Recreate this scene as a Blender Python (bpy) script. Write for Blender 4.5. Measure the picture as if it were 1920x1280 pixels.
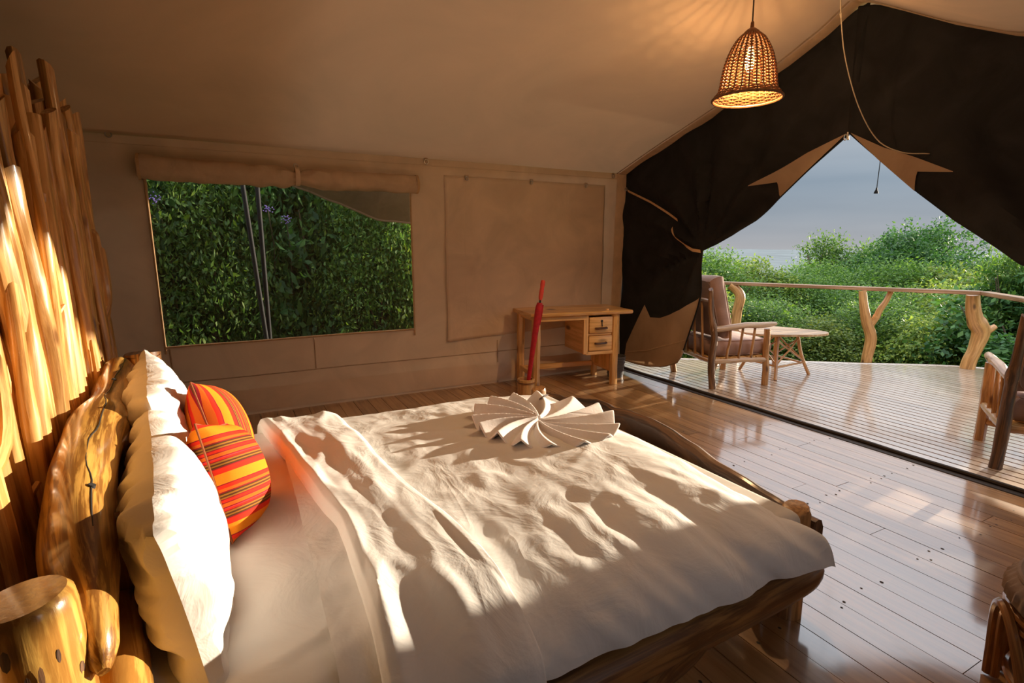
import bpy, bmesh, math, random
import numpy as np
from mathutils import Vector, Matrix, noise as mnoise

for o in list(bpy.data.objects):
    bpy.data.objects.remove(o)
scene = bpy.context.scene
COL = scene.collection
R = math.radians

# ------------------------------------------------------------------ camera
# room axes: X along the long canvas wall towards the open tent end, Y towards that wall, Z up; photographer stands at the origin
cam_data = bpy.data.cameras.new('camera')
cam_data.sensor_width = 36.0
cam_data.lens = 18.75
cam_data.clip_end = 9000
cam = bpy.data.objects.new('camera', cam_data)
COL.objects.link(cam)
cam.location = (0, 0, 1.45)
cam.rotation_euler = (R(90 - 10.26), 0, R(62.29 - 90))
scene.camera = cam

# ------------------------------------------------------------------ world
world = bpy.data.worlds.new('world')
scene.world = world
world.use_nodes = True
wn, wl = world.node_tree.nodes, world.node_tree.links
wn.clear()
w_out = wn.new('ShaderNodeOutputWorld')
w_bg = wn.new('ShaderNodeBackground')
w_tc = wn.new('ShaderNodeTexCoord')
w_sep = wn.new('ShaderNodeSeparateXYZ')
w_ramp = wn.new('ShaderNodeValToRGB')
w_noise = wn.new('ShaderNodeTexNoise')
w_map = wn.new('ShaderNodeMapping')
w_mix = wn.new('ShaderNodeMix')
w_mix.data_type = 'RGBA'
w_mix.blend_type = 'MULTIPLY'
w_mix.inputs[0].default_value = 1.0
w_nr = wn.new('ShaderNodeValToRGB')
wl.new(w_tc.outputs['Generated'], w_sep.inputs[0])
wl.new(w_sep.outputs['Z'], w_ramp.inputs[0])
e = w_ramp.color_ramp.elements
e[0].position = 0.0; e[0].color = (0.245, 0.25, 0.262, 1)
e[1].position = 1.0; e[1].color = (1.30, 1.40, 1.56, 1)
for p, c in ((0.05, (0.195, 0.222, 0.252)), (0.10, (0.178, 0.218, 0.260)), (0.17, (0.24, 0.27, 0.305)), (0.27, (0.62, 0.66, 0.71)), (0.5, (1.05, 1.11, 1.20))):
    k = e.new(p); k.color = (*c, 1)
w_map.inputs['Scale'].default_value = (1.2, 1.2, 9.0)
w_noise.inputs['Scale'].default_value = 1.6
w_noise.inputs['Detail'].default_value = 3.0
wl.new(w_tc.outputs['Generated'], w_map.inputs[0])
wl.new(w_map.outputs[0], w_noise.inputs['Vector'])
wl.new(w_noise.outputs['Fac'], w_nr.inputs[0])
w_nr.color_ramp.elements[0].position = 0.3; w_nr.color_ramp.elements[0].color = (0.84, 0.86, 0.88, 1)
w_nr.color_ramp.elements[1].position = 0.7; w_nr.color_ramp.elements[1].color = (1.12, 1.10, 1.08, 1)
wl.new(w_ramp.outputs[0], w_mix.inputs[6])
wl.new(w_nr.outputs[0], w_mix.inputs[7])
wl.new(w_mix.outputs[2], w_bg.inputs['Color'])
w_bg.inputs['Strength'].default_value = 0.81
wl.new(w_bg.outputs[0], w_out.inputs[0])

# ------------------------------------------------------------------ sun (low, through the open tent end)
SUN_AZ, SUN_EL = R(5.2), R(7.1)
sun_dir = Vector((math.cos(SUN_EL) * math.cos(SUN_AZ), math.cos(SUN_EL) * math.sin(SUN_AZ), math.sin(SUN_EL)))
sd = bpy.data.lights.new('sun', 'SUN')
sd.energy = 5.2
sd.color = (1.0, 0.84, 0.63)
sd.angle = R(0.7)
sun = bpy.data.objects.new('sun', sd)
COL.objects.link(sun)
sun.rotation_euler = sun_dir.to_track_quat('Z', 'Y').to_euler()
sun.location = (30, 4, 8)

# ------------------------------------------------------------------ colour management
scene.view_settings.view_transform = 'Standard'
scene.view_settings.look = 'None'
scene.view_settings.gamma = 1.0
scene.view_settings.exposure = 1.12
scene.view_settings.use_curve_mapping = False
scene.cycles.max_bounces = 8
scene.cycles.diffuse_bounces = 5
scene.cycles.transparent_max_bounces = 8
scene.cycles.sample_clamp_indirect = 6.0
scene.cycles.caustics_reflective = False
scene.cycles.caustics_refractive = False

# ------------------------------------------------------------------ helpers
def nz(x, y=0.0, z=0.0):
    return mnoise.noise(Vector((x, y, z)))


class MB:
    """collects vertices and faces, with a 'grain' vector (last axis runs along the piece)"""
    def __init__(self):
        self.v, self.f, self.g = [], [], []

    def add(self, vs, fs, gs=None):
        b = len(self.v)
        self.v += [tuple(p) for p in vs]
        self.f += [tuple(b + i for i in q) for q in fs]
        self.g += [tuple(p) for p in (gs if gs is not None else vs)]
        return self

    def tube(self, path, rad, n=8, bump=0.0, seed=0.0, tilt=(0, 0), tilt0=(0, 0), flat=1.0, bfreq=6.0, closed=False):
        P = [Vector(p) for p in path]
        m = len(P)
        if not hasattr(rad, '__len__'):
            rad = [rad] * m
        up = Vector((0, 0, 1))
        vs, fs, gs = [], [], []
        L = 0.0
        t0 = (P[1] - P[0]).normalized()
        a = up if abs(t0.dot(up)) < 0.9 else Vector((1, 0, 0))
        nx = (a - t0 * a.dot(t0)).normalized()
        for i in range(m):
            if closed:
                t = (P[(i + 1) % m] - P[(i - 1) % m]).normalized()
            else:
                t = (P[min(i + 1, m - 1)] - P[max(i - 1, 0)]).normalized()
            nx = (nx - t * nx.dot(t)).normalized()
            ny = t.cross(nx)
            if i:
                L += (P[i] - P[i - 1]).length
            for k in range(n):
                an = 2 * math.pi * k / n
                r = rad[i]
                if bump:
                    r *= 1 + bump * nz(math.cos(an) * 1.1 + seed, math.sin(an) * 1.1 + seed * 1.7, L * bfreq + seed)
                d = nx * math.cos(an) * r + ny * math.sin(an) * r * flat
                p = P[i] + d
                if i == m - 1 and (tilt[0] or tilt[1]):
                    p += t * (math.cos(an) * tilt[0] + math.sin(an) * tilt[1])
                if i == 0 and (tilt0[0] or tilt0[1]):
                    p += t * (math.cos(an) * tilt0[0] + math.sin(an) * tilt0[1])
                vs.append(p)
                gs.append((math.cos(an) * r + seed * 0.37, math.sin(an) * r + seed * 0.21, L + seed))
        rings = m if closed else m - 1
        for i in range(rings):
            j = (i + 1) % m
            for k in range(n):
                fs.append((i * n + k, i * n + (k + 1) % n, j * n + (k + 1) % n, j * n + k))
        if not closed:
            fs.append(tuple(range(n - 1, -1, -1)))
            fs.append(tuple((m - 1) * n + k for k in range(n)))
        return self.add(vs, fs, gs)

    def box(self, c, s, rz=0.0, bevel=0.0, rot=None, axis=None, seed=0.0, seg=1):
        bm = bmesh.new()
        bmesh.ops.create_cube(bm, size=1.0)
        for v in bm.verts:
            v.co = Vector((v.co.x * s[0], v.co.y * s[1], v.co.z * s[2]))
        if bevel:
            bmesh.ops.bevel(bm, geom=bm.edges[:], offset=bevel, segments=seg, profile=0.5, affect='EDGES')
        bm.verts.ensure_lookup_table()
        M = rot if rot is not None else Matrix.Rotation(rz, 3, 'Z')
        if axis is None:
            axis = max(range(3), key=lambda i: s[i])
        o1, o2 = [i for i in range(3) if i != axis]
        vs = [M @ v.co + Vector(c) for v in bm.verts]
        gs = [(v.co[o1] + seed * .37, v.co[o2] + seed * .21, v.co[axis] + seed) for v in bm.verts]
        fs = [[v.index for v in f.verts] for f in bm.faces]
        bm.verts.index_update()
        fs = [[v.index for v in f.verts] for f in bm.faces]
        bm.free()
        return self.add(vs, fs, gs)

    def grid(self, fn, nu, nv, gfn=None):
        vs, gs, fs = [], [], []
        for i in range(nu + 1):
            for j in range(nv + 1):
                p = fn(i / nu, j / nv)
                vs.append(p)
                gs.append(gfn(i / nu, j / nv) if gfn else p)
        for i in range(nu):
            for j in range(nv):
                a = i * (nv + 1) + j
                fs.append((a, a + nv + 1, a + nv + 2, a + 1))
        return self.add(vs, fs, gs)

    def lathe(self, c, prof, n=24, cap0=False, cap1=False, seed=0):
        vs, fs = [], []
        for r, z in prof:
            for k in range(n):
                an = 2 * math.pi * k / n
                vs.append((c[0] + r * math.cos(an), c[1] + r * math.sin(an), c[2] + z))
        for i in range(len(prof) - 1):
            for k in range(n):
                fs.append((i * n + k, i * n + (k + 1) % n, (i + 1) * n + (k + 1) % n, (i + 1) * n + k))
        if cap0:
            fs.append(tuple(range(n - 1, -1, -1)))
        if cap1:
            fs.append(tuple((len(prof) - 1) * n + k for k in range(n)))
        return self.add(vs, fs)

    def mesh(self, name, mat, smooth=True, off=(0, 0, 0), angle=40):
        me = bpy.data.meshes.new(name)
        ox, oy, oz = off
        me.from_pydata([(p[0] - ox, p[1] - oy, p[2] - oz) for p in self.v], [], self.f)
        at = me.attributes.new('grain', 'FLOAT_VECTOR', 'POINT')
        at.data.foreach_set('vector', np.array(self.g, dtype=np.float32).ravel())
        me.materials.append(mat)
        if smooth:
            me.polygons.foreach_set('use_smooth', [True] * len(me.polygons))
            try:
                me.set_sharp_from_angle(angle=R(angle))
            except Exception:
                pass
        me.update()
        return me

    def build(self, name, mat, parent=None, smooth=True, origin=None, local=False, angle=40):
        """world-space vertices; origin defaults to the base centre, or to the parent's place"""
        if local:
            off = (0, 0, 0)
            loc = (0, 0, 0)
        elif parent is not None:
            off = tuple(wloc(parent))
            loc = (0, 0, 0)
        else:
            if origin is None:
                a = np.array(self.v)
                origin = ((a[:, 0].min() + a[:, 0].max()) / 2, (a[:, 1].min() + a[:, 1].max()) / 2, a[:, 2].min())
            off = loc = origin
        o = bpy.data.objects.new(name, self.mesh(name, mat, smooth, off, angle))
        COL.objects.link(o)
        o.location = loc
        if parent is not None:
            o.parent = parent
        return o


def wloc(o):
    p = Vector((0, 0, 0))
    while o is not None:
        p += o.location
        o = o.parent
    return p


def thing(name, loc, label, cat, group=None, rz=0.0):
    o = bpy.data.objects.new(name, None)
    o.empty_display_size = 0.1
    COL.objects.link(o)
    o.location = loc
    o.rotation_euler = (0, 0, rz)
    return tag(o, label, cat, group)


def tag(o, label, cat=None, group=None, kind=None):
    if label: o['label'] = label
    if cat: o['category'] = cat
    if group: o['group'] = group
    if kind: o['kind'] = kind
    return o


def struct(o, label=None):
    o['kind'] = 'structure'
    if label: o['label'] = label
    return o


def copy_tree(o, parent=None):
    c = o.copy()
    COL.objects.link(c)
    c.parent = parent
    for ch in [x for x in bpy.data.objects if x.parent == o]:
        copy_tree(ch, c)
    return c


def np_mesh(name, verts, faces, mat, smooth=False):
    """quick mesh from arrays; faces is (n, k)"""
    me = bpy.data.meshes.new(name)
    n, k = faces.shape
    me.vertices.add(len(verts))
    me.vertices.foreach_set('co', verts.astype(np.float32).ravel())
    me.loops.add(n * k)
    me.loops.foreach_set('vertex_index', faces.astype(np.int32).ravel())
    me.polygons.add(n)
    me.polygons.foreach_set('loop_start', np.arange(0, n * k, k, dtype=np.int32))
    me.update(calc_edges=True)
    me.materials.append(mat)
    if smooth:
        me.polygons.foreach_set('use_smooth', [True] * n)
    return me


def smooth_path(pts, n):
    """Catmull-Rom through the points"""
    P = [Vector(p) for p in pts]
    out = []
    segs = len(P) - 1
    for i in range(n + 1):
        t = i / n * segs
        k = min(int(t), segs - 1)
        t -= k
        p0, p1, p2, p3 = P[max(k - 1, 0)], P[k], P[k + 1], P[min(k + 2, segs)]
        out.append(0.5 * ((2 * p1) + (p2 - p0) * t + (2 * p0 - 5 * p1 + 4 * p2 - p3) * t * t + (3 * p1 - p0 - 3 * p2 + p3) * t ** 3))
    return out


def lerp_path(pts, t):
    n = len(pts) - 1
    x = min(max(t, 0), 1) * n
    k = min(int(x), n - 1)
    f = x - k
    return tuple(a + (b - a) * f for a, b in zip(pts[k], pts[k + 1]))


def interp(tab, x):
    if x <= tab[0][0]: return tab[0][1]
    for (a, b), (c, d) in zip(tab, tab[1:]):
        if x <= c:
            return b + (d - b) * (x - a) / (c - a)
    return tab[-1][1]


def sstep(a, b, x):
    t = min(max((x - a) / (b - a), 0), 1)
    return t * t * (3 - 2 * t)

# ------------------------------------------------------------------ materials
def new_mat(name):
    m = bpy.data.materials.new(name)
    m.use_nodes = True
    nt = m.node_tree
    nt.nodes.clear()
    out = nt.nodes.new('ShaderNodeOutputMaterial')
    return m, nt.nodes, nt.links, out


def principled(n, rough=0.5, **kw):
    p = n.new('ShaderNodeBsdfPrincipled')
    p.inputs['Roughness'].default_value = rough
    for k, v in kw.items():
        p.inputs[k.replace('_', ' ')].default_value = v
    return p


def ramp(n, stops, interp_mode='LINEAR'):
    r = n.new('ShaderNodeValToRGB')
    r.color_ramp.interpolation = interp_mode
    el = r.color_ramp.elements
    while len(el) > 1:
        el.remove(el[-1])
    el[0].position = stops[0][0]
    el[0].color = (*stops[0][1], 1)
    for p, c in stops[1:]:
        k = el.new(p)
        k.color = (*c, 1)
    return r


def tex(n, l, vec, scale, detail=4, rough=0.55, stretch=(1, 1, 1), kind='Noise', dist=0.0):
    mp = n.new('ShaderNodeMapping')
    mp.inputs['Scale'].default_value = stretch
    l.new(vec, mp.inputs[0])
    t = n.new('ShaderNodeTex' + kind)
    t.inputs['Scale'].default_value = scale
    if kind == 'Noise':
        t.inputs['Detail'].default_value = detail
        t.inputs['Roughness'].default_value = rough
        t.inputs['Distortion'].default_value = dist
    l.new(mp.outputs[0], t.inputs['Vector'])
    return t


def bump(n, l, fac, strength=0.3, dist=0.01):
    b = n.new('ShaderNodeBump')
    b.inputs['Strength'].default_value = strength
    b.inputs['Distance'].default_value = dist
    l.new(fac, b.inputs['Height'])
    return b


def mixc(n, l, fac, a, b, mode='MIX'):
    m = n.new('ShaderNodeMix')
    m.data_type = 'RGBA'
    m.blend_type = mode
    for s, x in ((0, fac), (6, a), (7, b)):
        if isinstance(x, (int, float)):
            m.inputs[s].default_value = x
        elif isinstance(x, tuple):
            m.inputs[s].default_value = (*x, 1)
        else:
            l.new(x, m.inputs[s])
    return m.outputs[2]


def wood(name, light, dark, rough=0.35, coat=0.3, knots=True, spot=(0.12, 0.05, 0.02), grain=1.0, bumpy=0.25, rand=0.12, along=1.6):
    m, n, l, out = new_mat(name)
    at = n.new('ShaderNodeAttribute')
    at.attribute_name = 'grain'
    oi = n.new('ShaderNodeObjectInfo')
    addv = n.new('ShaderNodeVectorMath'); addv.operation = 'ADD'
    sc = n.new('ShaderNodeMath'); sc.operation = 'MULTIPLY'; sc.inputs[1].default_value = 37.0
    l.new(oi.outputs['Random'], sc.inputs[0])
    l.new(at.outputs['Vector'], addv.inputs[0])
    l.new(sc.outputs[0], addv.inputs[1])
    vec = addv.outputs[0]
    g1 = tex(n, l, vec, 58 * grain, 5, 0.62, (1, 1, along * 0.035), dist=0.5)
    g2 = tex(n, l, vec, 11 * grain, 4, 0.6, (1, 1, along * 0.16), dist=0.6)
    r1 = ramp(n, [(0.32, tuple(c * 0.85 for c in dark)), (0.45, dark), (0.56, light), (0.75, tuple(min(1, c * 1.12) for c in light))])
    l.new(g1.outputs['Fac'], r1.inputs[0])
    r2 = ramp(n, [(0.3, tuple(d / max(x, 1e-3) if x else 1 for d, x in zip(dark, light))), (0.6, (1, 1, 1))])
    l.new(g2.outputs['Fac'], r2.inputs[0])
    c = mixc(n, l, 0.85, r1.outputs[0], r2.outputs[0], 'MULTIPLY')
    if knots:
        kt = tex(n, l, vec, 11 * grain, stretch=(1, 1, 0.40), kind='Voronoi')
        kr = ramp(n, [(0.08, (0.9, 0.9, 0.9)), (0.19, (0, 0, 0))])
        l.new(kt.outputs['Distance'], kr.inputs[0])
        c = mixc(n, l, kr.outputs[0], c, spot)
    hv = n.new('ShaderNodeHueSaturation')
    mr = n.new('ShaderNodeMapRange')
    mr.inputs['To Min'].default_value = 1 - rand
    mr.inputs['To Max'].default_value = 1 + rand
    l.new(oi.outputs['Random'], mr.inputs[0])
    l.new(mr.outputs[0], hv.inputs['Value'])
    l.new(c, hv.inputs['Color'])
    p = principled(n, rough)
    p.inputs['Coat Weight'].default_value = coat
    p.inputs['Coat Roughness'].default_value = 0.12
    l.new(hv.outputs[0], p.inputs['Base Color'])
    b = bump(n, l, g1.outputs['Fac'], bumpy, 0.004)
    l.new(b.outputs[0], p.inputs['Normal'])
    l.new(p.outputs[0], out.inputs[0])
    return m


def cloth(name, col, transl=0.0, rough=0.9, weave=900.0, wrinkle=0.15, wscale=3.0, var=0.12, tcol=None, wdist=0.02, sheen=0.0, creases=0.0):
    """woven cloth or canvas, optionally letting some light through"""
    m, n, l, out = new_mat(name)
    tc = n.new('ShaderNodeTexCoord')
    vec = tc.outputs['Object']
    big = tex(n, l, vec, wscale, 5, 0.55, dist=0.8)
    fine = tex(n, l, vec, weave, 1, 0.5)
    cr = ramp(n, [(0.3, tuple(c * (1 - var) for c in col)), (0.7, tuple(min(1, c * (1 + var)) for c in col))])
    l.new(big.outputs['Fac'], cr.inputs[0])
    c = mixc(n, l, 0.10, cr.outputs[0], fine.outputs['Color'], 'OVERLAY')
    p = principled(n, rough)
    p.inputs['Specular IOR Level'].default_value = 0.15
    if sheen:
        p.inputs['Sheen Weight'].default_value = sheen
    l.new(c, p.inputs['Base Color'])
    b = bump(n, l, big.outputs['Fac'], wrinkle, wdist)
    if creases:
        cn = tex(n, l, vec, 5.0, 2, 0.5, (1.0, 0.45, 1.0), dist=1.2)
        rg = ramp(n, [(0.0, (0, 0, 0)), (0.40, (0.15, 0.15, 0.15)), (0.50, (1, 1, 1)), (0.60, (0.15, 0.15, 0.15)), (1.0, (0, 0, 0))])
        l.new(cn.outputs['Fac'], rg.inputs[0])
        b2 = bump(n, l, rg.outputs[0], creases, 0.012)
        l.new(b.outputs[0], b2.inputs['Normal'])
        b = b2
    l.new(b.outputs[0], p.inputs['Normal'])
    if transl:
        t = n.new('ShaderNodeBsdfTranslucent')
        t.inputs['Color'].default_value = (*(tcol or col), 1)
        mx = n.new('ShaderNodeMixShader')
        mx.inputs[0].default_value = transl
        l.new(p.outputs[0], mx.inputs[1])
        l.new(t.outputs[0], mx.inputs[2])
        l.new(mx.outputs[0], out.inputs[0])
    else:
        l.new(p.outputs[0], out.inputs[0])
    return m


def plain(name, col, rough=0.5, metal=0.0, noise_amt=0.08, nscale=30.0, coat=0.0):
    m, n, l, out = new_mat(name)
    tc = n.new('ShaderNodeTexCoord')
    t = tex(n, l, tc.outputs['Object'], nscale, 3)
    cr = ramp(n, [(0.3, tuple(c * (1 - noise_amt) for c in col)), (0.7, tuple(min(1, c * (1 + noise_amt)) for c in col))])
    l.new(t.outputs['Fac'], cr.inputs[0])
    p = principled(n, rough)
    p.inputs['Metallic'].default_value = metal
    p.inputs['Coat Weight'].default_value = coat
    l.new(cr.outputs[0], p.inputs['Base Color'])
    l.new(p.outputs[0], out.inputs[0])
    return m


def floor_wood(name, light, dark, rough, coat, crough, rand=0.18, ior=2.6):
    m, n, l, out = new_mat(name)
    at = n.new('ShaderNodeAttribute'); at.attribute_name = 'grain'
    oi = n.new('ShaderNodeObjectInfo')
    sc = n.new('ShaderNodeMath'); sc.operation = 'MULTIPLY'; sc.inputs[1].default_value = 53.0
    l.new(oi.outputs['Random'], sc.inputs[0])
    addv = n.new('ShaderNodeVectorMath'); addv.operation = 'ADD'
    l.new(at.outputs['Vector'], addv.inputs[0]); l.new(sc.outputs[0], addv.inputs[1])
    vec = addv.outputs[0]
    g1 = tex(n, l, vec, 26, 5, 0.6, (1, 1, 0.05), dist=0.7)
    g2 = tex(n, l, vec, 3.2, 4, 0.6, (1, 1, 0.5), dist=0.4)
    r1 = ramp(n, [(0.3, dark), (0.5, tuple((a + b) / 2 for a, b in zip(light, dark))), (0.72, light)])
    l.new(g1.outputs['Fac'], r1.inputs[0])
    r2 = ramp(n, [(0.28, (0.55, 0.5, 0.45)), (0.62, (1, 1, 1))])
    l.new(g2.outputs['Fac'], r2.inputs[0])
    c = mixc(n, l, 0.6, r1.outputs[0], r2.outputs[0], 'MULTIPLY')
    kt = tex(n, l, vec, 3.3, stretch=(1, 1, 0.5), kind='Voronoi')
    kr = ramp(n, [(0.03, (0.8, 0.8, 0.8)), (0.10, (0, 0, 0))])
    l.new(kt.outputs['Distance'], kr.inputs[0])
    c = mixc(n, l, kr.outputs[0], c, tuple(d * 0.4 for d in dark))
    hv = n.new('ShaderNodeHueSaturation')
    mr = n.new('ShaderNodeMapRange')
    mr.inputs['To Min'].default_value = 1 - rand
    mr.inputs['To Max'].default_value = 1 + rand
    l.new(oi.outputs['Random'], mr.inputs[0])
    l.new(mr.outputs[0], hv.inputs['Value'])
    l.new(c, hv.inputs['Color'])
    p = principled(n, rough)
    p.inputs['Coat Weight'].default_value = coat
    p.inputs['Coat IOR'].default_value = ior
    rr = ramp(n, [(0.3, (crough * 0.7,) * 3), (0.7, (crough * 1.5,) * 3)])
    l.new(g2.outputs['Fac'], rr.inputs[0])
    l.new(rr.outputs[0], p.inputs['Coat Roughness'])
    l.new(hv.outputs[0], p.inputs['Base Color'])
    b = bump(n, l, g2.outputs['Fac'], 0.12, 0.006)
    l.new(b.outputs[0], p.inputs['Normal'])
    l.new(b.outputs[0], p.inputs['Coat Normal'])
    l.new(p.outputs[0], out.inputs[0])
    return m


def leaf_mat(name, a, b, transl=0.35, rough=0.45):
    m, n, l, out = new_mat(name)
    ge = n.new('ShaderNodeNewGeometry')
    oi = n.new('ShaderNodeObjectInfo')
    r = ramp(n, [(0.0, a), (0.6, b), (1.0, tuple(min(1, x * y) for x, y in zip(b, (1.7, 1.35, 0.9))))])
    l.new(ge.outputs['Random Per Island'], r.inputs[0])
    hv = n.new('ShaderNodeHueSaturation')
    mr = n.new('ShaderNodeMapRange')
    mr.inputs['To Min'].default_value = 0.75; mr.inputs['To Max'].default_value = 1.2
    l.new(oi.outputs['Random'], mr.inputs[0]); l.new(mr.outputs[0], hv.inputs['Value'])
    l.new(r.outputs[0], hv.inputs['Color'])
    p = principled(n, rough)
    l.new(hv.outputs[0], p.inputs['Base Color'])
    t = n.new('ShaderNodeBsdfTranslucent')
    bright = mixc(n, l, 1.0, hv.outputs[0], (1.25, 1.35, 0.7), 'MULTIPLY')
    l.new(bright, t.inputs['Color'])
    mx = n.new('ShaderNodeMixShader'); mx.inputs[0].default_value = transl
    l.new(p.outputs[0], mx.inputs[1]); l.new(t.outputs[0], mx.inputs[2])
    l.new(mx.outputs[0], out.inputs[0])
    return m


def stripes(name, axis, period):
    """woven red, orange and brown stripe cloth; stripes follow the cushion's own coordinate"""
    m, n, l, out = new_mat(name)
    at = n.new('ShaderNodeAttribute'); at.attribute_name = 'grain'
    sp = n.new('ShaderNodeSeparateXYZ')
    l.new(at.outputs['Vector'], sp.inputs[0])
    mu = n.new('ShaderNodeMath'); mu.operation = 'MULTIPLY'; mu.inputs[1].default_value = 1.0 / period
    l.new(sp.outputs[axis], mu.inputs[0])
    fr = n.new('ShaderNodeMath'); fr.operation = 'FRACT'
    l.new(mu.outputs[0], fr.inputs[0])
    red, dred, org, brn, olive, pink = (0.75, 0.030, 0.012), (0.30, 0.012, 0.02), (0.90, 0.26, 0.012), (0.10, 0.035, 0.012), (0.34, 0.14, 0.02), (0.62, 0.05, 0.06)
    st = [(0, org), (.13, red), (.24, dred), (.26, brn), (.29, olive), (.32, brn), (.35, olive), (.38, dred), (.40, red), (.43, pink), (.45, dred), (.47, (0.7, 0.13, 0.012)), (.54, dred), (.56, red), (.61, dred), (.63, olive), (.66, brn), (.69, olive), (.72, brn), (.75, dred), (.77, (0.7, 0.13, 0.012)), (.83, red), (.90, dred), (.92, org)]
    r = ramp(n, st, 'CONSTANT')
    l.new(fr.outputs[0], r.inputs[0])
    tc = n.new('ShaderNodeTexCoord')
    f = tex(n, l, tc.outputs['Object'], 500, 2)
    c = mixc(n, l, 0.25, r.outputs[0], f.outputs['Color'], 'OVERLAY')
    p = principled(n, 0.85)
    p.inputs['Specular IOR Level'].default_value = 0.15
    l.new(c, p.inputs['Base Color'])
    b = bump(n, l, f.outputs['Fac'], 0.2, 0.002)
    l.new(b.outputs[0], p.inputs['Normal'])
    l.new(p.outputs[0], out.inputs[0])
    return m


M_CANVAS = cloth('wall_canvas', (0.70, 0.545, 0.40), transl=0.06, wrinkle=0.4, wscale=2.2, tcol=(0.55, 0.42, 0.30))
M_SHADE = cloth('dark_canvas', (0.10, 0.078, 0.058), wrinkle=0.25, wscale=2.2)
M_ROOF = cloth('roof_canvas', (0.62, 0.44, 0.285), transl=0.055, wrinkle=0.15, wscale=0.9, tcol=(0.66, 0.45, 0.26))
M_TRIM = cloth('canvas_trim', (0.70, 0.52, 0.36), transl=0.05, wrinkle=0.2, wscale=8)
M_PIPING = cloth('beige_piping', (0.55, 0.36, 0.20), wrinkle=0.1, wscale=20)
M_FLAP = cloth('flap_canvas', (0.71, 0.555, 0.415), transl=0.03, wrinkle=0.5, wscale=2.6, tcol=(0.55, 0.38, 0.22))
M_ROLL = cloth('rolled_canvas', (0.56, 0.41, 0.28), wrinkle=0.35, wscale=6, wdist=0.03)
M_DARK = cloth('dark_curtain', (0.022, 0.0225, 0.0245), wrinkle=0.4, wscale=3.5, var=0.3, wdist=0.03)
M_DARKTRIM = plain('dark_sill', (0.035, 0.024, 0.016), 0.75)
M_DRAPE = cloth('curtain_lining', (0.38, 0.28, 0.20), transl=0.08, wrinkle=0.3, wscale=4, tcol=(0.5, 0.3, 0.16))
M_SEAM = cloth('seam_tape', (0.48, 0.35, 0.24), wrinkle=0.1, wscale=20)
M_FLOOR = floor_wood('varnished_floor', (0.55, 0.315, 0.125), (0.31, 0.155, 0.055), 0.5, 0.95, 0.10, ior=2.35)
M_DECK = floor_wood('deck_wood', (0.62, 0.47, 0.34), (0.44, 0.31, 0.20), 0.45, 1.0, 0.12, rand=0.14, ior=3.0)
M_SUBDECK = plain('deck_joists', (0.05, 0.03, 0.018), 0.8)
M_STICK = wood('peeled_stick', (0.68, 0.40, 0.145), (0.47, 0.245, 0.075), rough=0.34, coat=0.5, rand=0.28, spot=(0.20, 0.075, 0.02))
M_LOG = wood('varnished_log', (0.66, 0.37, 0.085), (0.28, 0.12, 0.022), rough=0.28, coat=0.7, knots=False, grain=0.9, rand=0.05)
M_LOG2 = wood('knotty_post', (0.68, 0.38, 0.09), (0.44, 0.21, 0.045), rough=0.26, coat=0.8, grain=0.8, spot=(0.18, 0.06, 0.015), rand=0.05, along=3)
M_RAIL = wood('dark_log', (0.36, 0.17, 0.05), (0.16, 0.065, 0.02), rough=0.4, coat=0.35, grain=0.5, rand=0.06, spot=(0.05, 0.02, 0.01))
M_BARK = wood('bark_edge', (0.20, 0.095, 0.04), (0.07, 0.032, 0.015), rough=0.6, coat=0.1, grain=0.7, knots=False, bumpy=0.6)
M_DESK = wood('pine_desk', (0.86, 0.53, 0.21), (0.68, 0.38, 0.13), rough=0.32, coat=0.45, grain=0.7, rand=0.07)
M_PINE = wood('pine_board', (0.90, 0.56, 0.22), (0.77, 0.44, 0.15), rough=0.36, coat=0.4, grain=0.55, rand=0.07)
M_CHAIR = wood('chair_branch', (0.60, 0.33, 0.13), (0.40, 0.20, 0.075), rough=0.36, coat=0.4, rand=0.12)
M_CHAIRD = wood('weathered_branch', (0.33, 0.19, 0.10), (0.13, 0.065, 0.03), rough=0.5, coat=0.2, rand=0.10, grain=0.9)
M_TABLETOP = wood('table_top_wood', (0.66, 0.46, 0.28), (0.46, 0.28, 0.14), rough=0.4, coat=0.3, grain=0.6)
M_POST = wood('rail_branch', (0.70, 0.38, 0.14), (0.52, 0.26, 0.085), rough=0.38, coat=0.3, rand=0.10, grain=0.8)
M_HANDRAIL = wood('handrail', (0.58, 0.33, 0.19), (0.38, 0.20, 0.10), rough=0.4, coat=0.3, grain=0.6, knots=False)
M_HANDLE = wood('dark_twig', (0.12, 0.05, 0.025), (0.05, 0.02, 0.012), rough=0.4, coat=0.3)
M_RATTAN = wood('rattan', (0.46, 0.22, 0.07), (0.26, 0.11, 0.035), rough=0.3, coat=0.6, knots=False, rand=0.08)
M_WICKER = plain('wicker', (0.16, 0.065, 0.022), 0.5, noise_amt=0.35, nscale=60)
M_CUSHION = cloth('brown_velvet', (0.33, 0.20, 0.155), wrinkle=0.35, wscale=5, sheen=0.25, var=0.15)
M_CUSHION2 = cloth('taupe_velvet', (0.26, 0.185, 0.145), wrinkle=0.4, wscale=9, sheen=0.3, var=0.2)
M_SHEET = cloth('white_sheet', (0.80, 0.775, 0.745), wrinkle=0.22, wscale=4.5, var=0.02, wdist=0.03, weave=1500)
M_DUVET = cloth('white_duvet', (0.82, 0.80, 0.775), creases=0.09, wrinkle=0.30, wscale=5.0, var=0.02, wdist=0.03, weave=1500)
M_PILLOW = cloth('white_pillow', (0.80, 0.77, 0.74), creases=0.09, wrinkle=0.35, wscale=7.0, var=0.02, wdist=0.025, weave=1500)
M_TOWEL = cloth('towel', (0.80, 0.74, 0.71), wrinkle=0.25, wscale=60, var=0.03, wdist=0.004, weave=700, sheen=0.2)
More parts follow.
